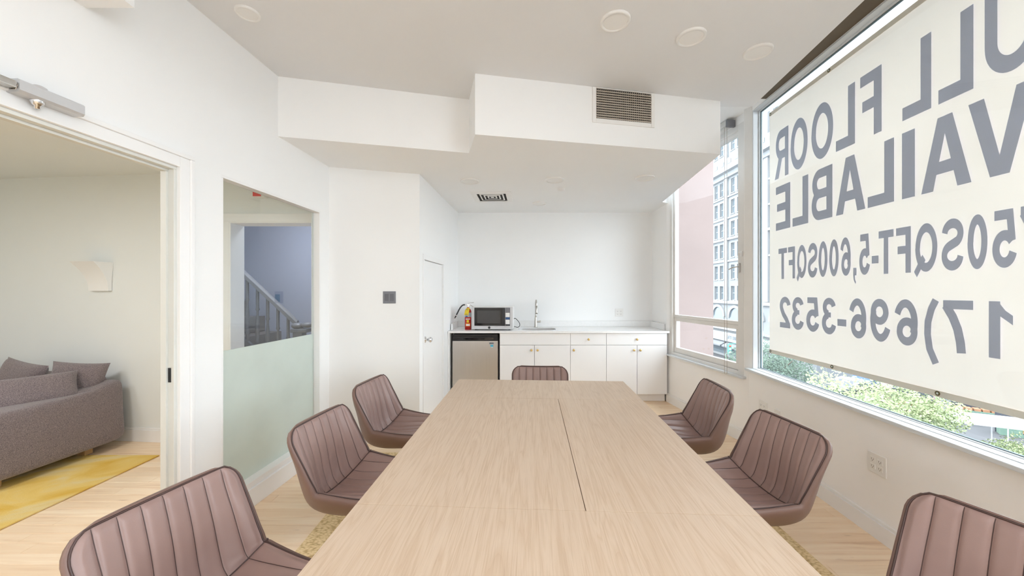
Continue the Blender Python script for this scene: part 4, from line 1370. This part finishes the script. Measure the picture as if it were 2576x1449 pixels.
# doorway to the hall in the lounge back wall
d3 = struct(link('door_3', None))
b = MB()
b.box((-2.65 - 0.075, 3.478, 0), (-2.65, 3.50, 2.075), 0.004)
b.box((-2.65 - 0.075, 3.478, 2.075), (-1.66, 3.50, 2.15), 0.004)
b.build('casing', 'trim', d3)
b = MB()
b.box((-2.652, 3.48, 0), (-2.635, 3.66, 2.06), 0.003)
b.box((-2.652, 3.48, 2.06), (-1.68, 3.66, 2.076), 0.003)
b.build('jamb', 'trim', d3)
o = thing('exit_sign', 'small red lit sign above the hall doorway behind the glass', 'sign', (-2.36, 3.50, 2.315))
MB().box((-0.05, -0.05, -0.02), (0.06, 0.0, 0.10), 0.004).build('housing', 'plate', o)
MB().box((-0.045, -0.053, -0.012), (0.03, -0.0505, 0.06)).build('face', 'redsign', o)

# stairs in the hall
st = thing('staircase', 'grey painted stair with turned balusters in the hall behind the glass', 'staircase', (0, 0, 0))
sy0, sy1 = 4.55, 5.45
nx, top = -2.60, 1.00
slope = 0.93
for i in range(7):
    xr = nx - 0.06 - i * 0.24
    MB().box((xr - 0.27, sy0 + 0.04, 0.0 if i == 0 else i * 0.223 - 0.05), (xr, sy1, i * 0.223 + 0.17), 0.004).build('step', 'darkstair', st)
def rail_z(x):
    return top + (nx - x) * slope
b = MB()
xs0, xs1 = nx - 0.02, nx - 1.7
pts4 = []
for x in (xs0, xs1):
    z = rail_z(x)
    pts4.append([(x, sy0 - 0.035, z - 0.03), (x, sy0 + 0.035, z - 0.03), (x, sy0 + 0.03, z + 0.02), (x, sy0 + 0.015, z + 0.045), (x, sy0 - 0.015, z + 0.045), (x, sy0 - 0.03, z + 0.02)])
vs = pts4[0] + pts4[1]
b.add(vs, [(i, (i + 1) % 6, 6 + (i + 1) % 6, 6 + i) for i in range(6)] + [tuple(range(5, -1, -1)), tuple(range(6, 12))])
b.build('handrail', 'greypaint', st)
b = MB()
for x in (xs0, xs1):
    pass
zl = lambda x: 0.18 + (nx - x) * slope
b.add([(xs0, sy0 - 0.02, zl(xs0) - .16), (xs1, sy0 - 0.02, zl(xs1) - .16), (xs1, sy0 - 0.02, zl(xs1) + .05), (xs0, sy0 - 0.02, zl(xs0) + .05),
       (xs0, sy0 + 0.02, zl(xs0) - .16), (xs1, sy0 + 0.02, zl(xs1) - .16), (xs1, sy0 + 0.02, zl(xs1) + .05), (xs0, sy0 + 0.02, zl(xs0) + .05)],
      [(0, 1, 2, 3), (7, 6, 5, 4), (0, 4, 5, 1), (3, 2, 6, 7), (1, 5, 6, 2), (0, 3, 7, 4)])
b.build('stringer', 'greypaint', st)
bal = MB()
bal.lathe([(0.018, 0.0), (0.018, 0.12), (0.028, 0.14), (0.014, 0.17), (0.024, 0.26), (0.026, 0.32), (0.013, 0.48), (0.013, 0.52), (0.024, 0.54), (0.018, 0.56), (0.018, 0.80)], (0, 0, 0), 14)
bal_me = bal.mesh('baluster')
bal_me.materials.append(M['greypaint'])
for i in range(12):
    x = nx - 0.14 - i * 0.125
    link('baluster', bal_me, st, (x, sy0, zl(x) + 0.0))
np_ = MB()
np_.box((nx - 0.055, sy0 - 0.055, 0), (nx + 0.055, sy0 + 0.055, 0.92), 0.006)
np_.box((nx - 0.075, sy0 - 0.075, 0.92), (nx + 0.12, sy0 + 0.075, 0.965), 0.01)
nw = np_.build('newel_post', 'greypaint', st)
blob(MB(), (nx - 0.02, sy0, 1.0), (0.07, 0.07, 0.04), 0.9, 20, 12).build('volute', 'greypaint', nw)
blob(MB(), (nx + 0.10, sy0, 1.01), (0.07, 0.07, 0.035), 0.9, 20, 12).build('volute', 'greypaint', nw)
plate_obj('light_switch', 'blue grey switch plate on the hall wall above the stair rail', 'light switch', (-3.50, 5.55, 1.32), 0, 1, 'rocker', mat='bluegrey_plate')

# ------------------------------------------------------------------ street outside
GZ = -9.0
M['asphalt'] = plain('grey asphalt', rgb(62, 66, 73), 0.9, 0, 0.15, 0.6)
M['paving'] = plain('pale plaza paving', rgb(70, 70, 73), 0.9, 0, 0.12, 0.8)
M['pinkstone'] = plain('pinkish stone', rgb(126, 111, 107), 0.85, 0, 0.06, 1.5, bump=0.1, bscale=20)
M['facade'] = plain('white stone facade', rgb(120, 122, 124), 0.85, 0, 0.05, 0.7)
M['facade_trim'] = plain('white stone mouldings', rgb(134, 136, 138), 0.8, 0, 0.05, 0.7)
M['facade_shop'] = plain('pale shopfront', rgb(110, 112, 116), 0.7, 0, 0.08, 0.9)
M['winpane'] = plain('blue grey window panes', rgb(92, 101, 107), 0.15, 0, 0.12, 0.5)
M['signtext'] = plain('pale grey sign letters', rgb(84, 92, 100), 0.6, 0, 0.05, 3)
M['trunk'] = plain('grey brown bark', rgb(96, 84, 74), 0.9, 0, 0.15, 8)
M['canvas'] = plain('white tent canvas', rgb(170, 172, 174), 0.8, 0, 0.03, 2)
M['teal'] = plain('teal enamel', rgb(70, 128, 118), 0.4, 0, 0.05, 8)
M['lampred'] = plain('red signal lens', rgb(190, 70, 60), 0.3, 0, 0.05, 8)
M['carblue'] = plain('blue car paint', rgb(70, 90, 128), 0.25, 0, 0.05, 2, coat=0.5)
M['cardark'] = plain('dark grey car paint', rgb(62, 66, 74), 0.25, 0, 0.05, 2, coat=0.5)
M['crate'] = plain('stall crates', rgb(150, 110, 84), 0.8, 0, 0.2, 4)
M['stallcloth'] = plain('green stall cloth', rgb(92, 116, 104), 0.8, 0, 0.1, 4)
M['pinkpost'] = plain('pink poster post', rgb(196, 160, 160), 0.7, 0, 0.2, 3)
def leaf_mat(name, a, b_):
    n = N(name)
    oi = n.add('ShaderNodeTexCoord')
    nz = n.add('ShaderNodeTexNoise', Scale=1.3, Detail=3.0)
    n.link(oi.outputs['Object'], nz.inputs['Vector'])
    n.link(n.ramp(nz.outputs[0], [(0.3, a), (0.7, b_)]), n.b.inputs['Base Color'])
    n.b.inputs['Roughness'].default_value = 0.7
    return n.m
M['leaf'] = leaf_mat('light green leaves', rgb(110, 122, 86), rgb(146, 156, 114))
M['leafdark'] = leaf_mat('blue green leaves', rgb(52, 70, 62), rgb(78, 96, 80))

struct(MB().box((2.7, -40, GZ - 0.4), (120, 140, GZ)).build('ground', 'asphalt'))
struct(MB().box((22.0, 4, GZ), (70, 34, GZ + 0.12)).build('ground_plaza', 'paving'))
struct(MB().box((31.0, 44, GZ), (34.0, 140, GZ + 0.12)).build('ground_sidewalk', 'paving'))

o = MB()
o.box((2.30, 6.0, GZ), (3.25, 9.0, 14.0))
pr_ = thing('stone_pier', 'pinkish stone pier of the building just outside the casement window', 'pier')
o.build('shaft', 'pinkstone', pr_)
MB().box((2.28, 5.94, 0.1), (3.31, 6.0, 0.35), 0.01).build('stone_band', 'pinkstone', pr_)

# white office building across the avenue
bd = thing('office_building', 'white stone office building with paired windows across the avenue', 'building', (34.0, 72.0, 0), -PI / 2)
LX = lambda y: 72.0 - y
pairs = [61.1 + 4.65 * k for k in range(-3, 2)]
rows = [1.2, 4.5, 7.9, 11.25, 14.6, 17.85, 24.4, 28.0]
holes = []
for pc in pairs:
    for dy in (0.8, -0.8):
        for rz in rows:
            holes.append((LX(pc + dy) - 0.48, LX(pc + dy) + 0.48, rz - 1.15, rz + 1.05))
wall_mesh(0.0, 30.0, GZ, 32.0, 0.45, holes).build('facade_wall', 'facade', bd)
fm = MB()
for (xa, xb, za, zb) in ((-.48, -.40, -1.15, 1.05), (.40, .48, -1.15, 1.05), (-.40, .40, .97, 1.05), (-.40, .40, -1.15, -1.05), (-.40, .40, -.08, .02)):
    fm.box((xa, 0.22, za), (xb, 0.32, zb))
fm = fm.mesh('window')
fm.materials.append(M['facade_trim'])
pm = MB().box((-.40, 0.28, -1.05), (.40, 0.30, .97)).mesh('pane')
pm.materials.append(M['winpane'])
slm = MB().box((-.6, -0.12, -1.28), (.6, 0.2, -1.15)).mesh('window_sill')
slm.materials.append(M['facade_trim'])
for pc in pairs:
    for dy in (0.8, -0.8):
        for rz in rows:
            w_ = link('window', fm, bd, (LX(pc + dy), 0, rz))
            link('pane', pm, w_)
            link('window_sill', slm, w_)
for k in range(6):
    xc = LX(pairs[0] - 2.325 + 4.65 * k)
    MB().box((xc - 0.42, -0.28, 0.0), (xc + 0.42, 0.0, 19.2), 0.02).build('pilaster', 'facade_trim', bd)
    MB().box((xc - 0.42, -0.28, 22.3), (xc + 0.42, 0.0, 30.0), 0.02).build('pilaster', 'facade_trim', bd)
for z, d_, h_ in ((-0.5, 0.35, 0.45), (6.05, 0.2, 0.25), (9.45, 0.3, 0.35), (12.8, 0.2, 0.25), (16.15, 0.2, 0.25), (-4.6, 0.5, 0.3)):
    MB().box((0, -d_, z), (30, 0, z + h_), 0.02).build('string_course', 'facade_trim', bd)
c_ = MB().box((0, -0.5, 19.2), (30, 0, 19.9)).box((0, -1.3, 19.9), (30, 0, 20.5)).box((0, -1.1, 20.5), (30, 0, 21.8), 0.03)
c_.build('cornice', 'facade_trim', bd)
for k in range(16):
    MB().box((0.4 + k * 1.86, -1.16, 20.85), (1.3 + k * 1.86, -1.1, 21.45)).build('cornice_panel', 'winpane', bd)
for pc in pairs:
    b = MB()
    pts = [(-1.5, -3.9)] + [(1.5 * math.cos(a), -2.6 + 1.5 * math.sin(a)) for a in [PI - PI * i / 16 for i in range(17)]] + [(1.5, -3.9)]
    n_ = len(pts)
    b.add([(p[0] + LX(pc), -0.03, p[1]) for p in pts], [tuple(range(n_ - 1, -1, -1))])
    ar = b.build('arched_window', 'winpane', bd)
    b = MB()
    inner_ = [(1.5 * math.cos(a), -2.6 + 1.5 * math.sin(a)) for a in [PI - PI * i / 16 for i in range(17)]]
    outer_ = [(1.9 * math.cos(a), -2.6 + 1.9 * math.sin(a)) for a in [PI - PI * i / 16 for i in range(17)]]
    for i in range(16):
        q = [inner_[i], inner_[i + 1], outer_[i + 1], outer_[i]]
        vs = [(p[0] + LX(pc), y_, p[1]) for y_ in (-0.22, 0.0) for p in q]
        b.add(vs, [(0, 1, 2, 3), (7, 6, 5, 4), (0, 4, 5, 1), (2, 6, 7, 3), (1, 5, 6, 2), (3, 7, 4, 0)])
    b.build('archivolt', 'facade_trim', ar)
    MB().box((LX(pc) - 1.9, -0.05, GZ + 0.5), (LX(pc) + 1.9, -0.02, -7.0)).build('shop_window', 'winpane', bd)
    aw = MB()
    aw.add([(LX(pc) - 2.1, -0.02, -6.55), (LX(pc) + 2.1, -0.02, -6.55), (LX(pc) + 2.1, -1.0, -7.05), (LX(pc) - 2.1, -1.0, -7.05),
            (LX(pc) - 2.1, -0.02, -6.65), (LX(pc) + 2.1, -0.02, -6.65), (LX(pc) + 2.1, -1.0, -7.25), (LX(pc) - 2.1, -1.0, -7.25)],
           [(0, 3, 2, 1), (4, 5, 6, 7), (3, 7, 6, 2), (0, 4, 7, 3), (1, 2, 6, 5)])
    aw.build('awning', 'facade_shop', bd)
sg = MB().box((0, -0.35, -6.4), (30, 0.0, -5.0), 0.02).build('sign_band', 'facade_trim', bd)
xs_ = LX(58.2)
for ch in 'GIFTI ONE':
    if ch == ' ':
        xs_ += 0.22
        continue
    if ch == 'G':
        w, polys = .8, stroke(arc(.4, .5, .31, .41, 40, 330, 30), .14) + R4(.42, .36, .8, .5)
    elif ch == 'N':
        w, polys = .7, R4(0, 0, .15, 1) + R4(.55, 0, .7, 1) + [[(0, 1), (.18, 1), (.7, 0), (.52, 0)]]
    else:
        w, polys = glyph(ch)
    mb = MB()
    for q in polys:
        mb.add([(xs_ + p[0] * 0.40, -0.36, -5.98 + p[1] * 0.52) for p in q], [tuple(range(len(q)))])
    mb.build('sign_letter', 'signtext', sg)
    xs_ += w * 0.40 + 0.06

# far backdrop block so the avenue closes behind the office building
o = thing('city_block', 'pale building block closing the far end of the avenue', 'building')
wl = MB().box((6.0, 118, GZ), (33.0, 124, 38)).build('facade_wall', 'facade', o)
wm = MB().box((-.6, -0.06, -1.1), (.6, 0.0, 1.1)).mesh('window')
wm.materials.append(M['winpane'])
for i in range(10):
    for j in range(10):
        link('window', wm, o, (8 + i * 2.6, 118, -4 + j * 4))

# trees
def make_tree(label, leaf):
    t = thing('street_tree', label, 'tree', (0, 0, GZ), 0, 'street trees in the plaza')
    b = MB()
    b.tube([(0, 0, 0), (0.03, 0, 1.5), (0, 0.05, 3.2), (0.05, 0, 5.0)], [0.16, 0.13, 0.11, 0.06], 10)
    for k in range(5):
        a = k * 1.26
        b.tube([(0, 0, 2.6 + k * 0.3), (math.cos(a) * 0.8, math.sin(a) * 0.8, 4.0 + k * 0.25), (math.cos(a) * 1.5, math.sin(a) * 1.5, 4.9 + k * 0.2)], [0.07, 0.05, 0.02], 6)
    b.build('trunk', 'trunk', t)
    rnd = random.Random(3)
    b = MB()
    blobs = [(0, 0, 5.4, 1.7, 1.5)] + [(math.cos(k * 1.05) * 1.5, math.sin(k * 1.05) * 1.5, 5.0 + 0.5 * math.sin(k * 2.3), 1.15, 1.0) for k in range(6)]
    for (x, y, z, r, h) in blobs:
        for _ in range(1300):
            d = Vector((rnd.gauss(0, 1), rnd.gauss(0, 1), rnd.gauss(0, 1))).normalized() * (rnd.random() ** 0.35)
            c = Vector((x + d.x * r, y + d.y * r, z + d.z * h))
            s = rnd.uniform(0.045, 0.09)
            u = Vector((rnd.gauss(0, 1), rnd.gauss(0, 1), rnd.gauss(0, .6))).normalized()
            v = u.orthogonal().normalized()
            b.add([c - u * s, c + v * s * .55, c + u * s, c - v * s * .55], [(0, 1, 2, 3)])
    cr = b.build('crown', leaf, t)
    return t
t0 = make_tree('light green tree crown below the banner, largest and nearest of three', 'leaf')
t0.location = (11.75, 13.4, GZ)
t0.scale = (0.78, 0.78, 1.14)
t1 = dup(t0, (19.3, 18.2, GZ), 1.0, 'light green tree crown between the largest crown and the poster post')
t1.scale = (0.8, 0.8, 0.92)
t1 = dup(t0, (20.6, 14.6, GZ), 2.1, 'small light green tree crown beside the white canopy')
t1.scale = (0.6, 0.6, 0.72)
td = make_tree('dark blue green tree at the left end of the banner gap', 'leafdark')
td.location = (15.8, 23.0, GZ)
td.scale = (1.0, 1.0, 1.12)
dup(td, (44.0, 34.0, GZ), 0.7, 'dark green plaza tree behind the market stalls')
dup(td, (50.0, 36.0, GZ), 1.9, 'dark green plaza tree at the right behind the canopy')

# white canopy
cn = thing('market_canopy', 'long white market canopy in the plaza under the banner edge', 'canopy', (28.0, 22.6, GZ + 0.12), math.radians(-28))
for k in range(3):
    b = MB()
    x0 = -3.3 + k * 2.2
    b.add([(x0, -0.75, 2.45), (x0 + 2.18, -0.75, 2.45), (x0 + 2.18, 0.75, 2.75), (x0, 0.75, 2.75), (x0, -0.75, 2.38), (x0 + 2.18, -0.75, 2.38), (x0 + 2.18, 0.75, 2.68), (x0, 0.75, 2.68)],
          [(0, 1, 2, 3), (7, 6, 5, 4), (0, 4, 5, 1), (2, 6, 7, 3), (1, 5, 6, 2), (3, 7, 4, 0)])
    b.build('roof_panel', 'canvas', cn)
for x in (-3.2, -1.1, 1.1, 3.2):
    for y, z in ((-0.7, 2.385), (0.7, 2.66)):
        MB().cyl((x, y, 0), (x, y, z), 0.03, n=8).build('post', 'alu', cn)
# stalls
def stall(label, loc, rz):
    t = thing('market_stall', label, 'stall', loc, rz, 'market stalls in the plaza')
    MB().box((-1.2, -0.4, 0.0), (1.2, 0.4, 0.8), 0.02).build('table', 'stallcloth', t)
    for k in range(5):
        MB().box((-1.1 + k * 0.45, -0.3, 0.8), (-0.75 + k * 0.45, 0.25, 1.0), 0.02).build('crate', 'crate', t)
    MB().box((-1.25, 0.45, 0.0), (1.25, 0.52, 2.0), 0.02).build('backboard', 'cardark', t)
    return t
s0 = stall('market stall with crates left of the white canopy', (33.5, 31.0, GZ + 0.12), -0.6)
dup(s0, (37.0, 29.6, GZ + 0.12), -0.6, 'market stall with crates behind the white canopy')
dup(s0, (36.2, 26.2, GZ + 0.12), -0.7, 'market stall with crates right of the white canopy')
# signs and signals
o = thing('poster_post', 'pink and white poster post standing behind the tree crowns', 'post', (33.4, 33.2, GZ + 0.12))
MB().cyl((0, 0, 0), (0, 0, 2.8), 0.34, n=20).build('drum', 'pinkpost', o)
MB().lathe([(0.40, 2.8), (0.40, 2.9), (0.1, 3.05), (0, 3.06)], (0, 0, 0), 20).build('cap', 'canvas', o)
o = thing('traffic_light', 'teal traffic light on an arm in front of the gift shop', 'traffic light', (24.8, 40.5, GZ))
MB().cyl((0, 0, 0), (0, 0, 4.8), 0.07, n=10).build('pole', 'teal', o)
MB().tube([(0, 0, 4.7), (-0.6, -0.1, 4.75), (-1.2, -0.1, 4.75)], 0.04, 8).build('arm', 'teal', o)
MB().box((-1.35, -0.25, 3.6), (-1.0, 0.05, 4.7), 0.04).build('signal_head', 'teal', o)
for k, mt in enumerate(('canvas', 'canvas', 'lampred')):
    MB().lathe([(0.0, 0.02), (0.11, 0.02), (0.12, 0.0)], (-1.175, -0.25, 3.8 + k * 0.35), 14, 'y').build('lens', mt, o)
# cars
def car(label, loc, rz, paint):
    t = thing('car', label, 'car', loc, rz)
    prof = [(-2.2, .35), (-2.2, .75), (-1.9, .9), (-1.1, .98), (-.6, 1.42), (.8, 1.45), (1.5, 1.0), (2.1, .9), (2.2, .6), (2.2, .35)]
    n_ = len(prof)
    b = MB()
    b.add([(p[0], -.85 + (.12 if p[1] > 1.2 else 0), p[1]) for p in prof] + [(p[0], .85 - (.12 if p[1] > 1.2 else 0), p[1]) for p in prof],
          [tuple(range(n_)), tuple(range(2 * n_ - 1, n_ - 1, -1))] + [(i, n_ + i, n_ + (i + 1) % n_, (i + 1) % n_) for i in range(n_)])
    b.build('body', paint, t)
    for s_ in (-1, 1):
        MB().add([(-.95, s_ * .84, 1.0), (-.55, s_ * .755, 1.36), (.72, s_ * .755, 1.38), (1.2, s_ * .84, 1.02)], [(0, 1, 2, 3)]).build('side_window', 'winpane', t)
        for x in (-1.35, 1.35):
            MB().cyl((x, s_ * .70, .32), (x, s_ * .88, .32), .32, n=16).build('wheel', 'rubber', t)
    return t
car('dark grey car on the avenue behind the middle tree crown', (34.6, 38.4, GZ), 0.5, 'cardark')
car('blue car on the avenue right of the middle tree crown', (38.6, 40.6, GZ), 0.5, 'carblue')
# pedestrians
def person(label, loc, rz, shirt, trousers, hair=(0.03, 0.02, 0.015, 1)):
    n = N('clothes')
    tc = n.add('ShaderNodeTexCoord')
    sp = n.add('ShaderNodeSeparateXYZ')
    n.link(tc.outputs['Object'], sp.inputs[0])
    cr = n.t.nodes.new('ShaderNodeValToRGB')
    cr.color_ramp.interpolation = 'CONSTANT'
    e = cr.color_ramp.elements
    e[0].position, e[0].color = 0.0, (0.03, 0.03, 0.03, 1)
    e[1].position, e[1].color = 0.045, trousers
    for p, c in ((0.50, shirt), (0.81, (0.42, 0.27, 0.20, 1)), (0.925, hair)):
        x = e.new(p)
        x.color = c
    n.link(n.math('DIVIDE', sp.outputs[2], 1.8), cr.inputs[0])
    n.link(cr.outputs[0], n.b.inputs['Base Color'])
    M['_p'] = n.m
    V = [(0, 0, .95, .13, .10), (0, 0, 1.15, .14, .10), (0, 0, 1.38, .17, .10), (0, 0, 1.50, .06, .06), (0, -.02, 1.60, .085, .095), (0, -.01, 1.70, .08, .09)]
    E = [(0, 1), (1, 2), (2, 3), (3, 4), (4, 5)]
    for s_ in (-1, 1):
        k = len(V)
        V += [(s_ * .10, 0, .90, .085, .085), (s_ * .11, -.03 * s_, .50, .06, .06), (s_ * .11, .06 * s_, .09, .045, .045), (s_ * .115, .06 * s_ - .13, .045, .04, .035)]
        E += [(0, k), (k, k + 1), (k + 1, k + 2), (k + 2, k + 3)]
        k = len(V)
        V += [(s_ * .20, 0, 1.40, .055, .055), (s_ * .25, .02, 1.12, .042, .042), (s_ * .25, -.10, .90, .033, .033), (s_ * .24, -.15, .80, .035, .02)]
        E += [(2, k), (k, k + 1), (k + 1, k + 2), (k + 2, k + 3)]
    me = bpy.data.meshes.new('person')
    me.from_pydata([v[:3] for v in V], E, [])
    me.materials.append(n.m)
    o = link('person', me, None, loc, rz)
    sk = o.modifiers.new('skin', 'SKIN')
    for i, v in enumerate(V):
        me.skin_vertices[0].data[i].radius = v[3:5]
    me.skin_vertices[0].data[0].use_root = True
    o.modifiers.new('sub', 'SUBSURF').levels = 1
    o.modifiers['sub'].render_levels = 1
    tag(o, label, 'person', 'pedestrians in the plaza')
person('pedestrian in a pink top and dark trousers near the canopy posts', (36.6, 32.4, GZ + 0.12), 0.4, rgb(200, 120, 140), rgb(50, 54, 66))
person('pedestrian in a white top walking behind the white canopy', (34.4, 28.6, GZ + 0.12), 1.4, rgb(200, 200, 200), rgb(70, 80, 110))
person('pedestrian in an orange top right of the white canopy', (33.9, 24.3, GZ + 0.12), 2.4, rgb(190, 130, 90), rgb(90, 90, 96))
person('pedestrian in a blue top at the right end of the banner gap', (35.2, 24.4, GZ + 0.12), -0.6, rgb(90, 120, 150), rgb(60, 60, 64))
person('pedestrian in a grey top crossing by the blue car', (41.4, 40.2, GZ), 0.9, rgb(120, 124, 130), rgb(44, 46, 56))
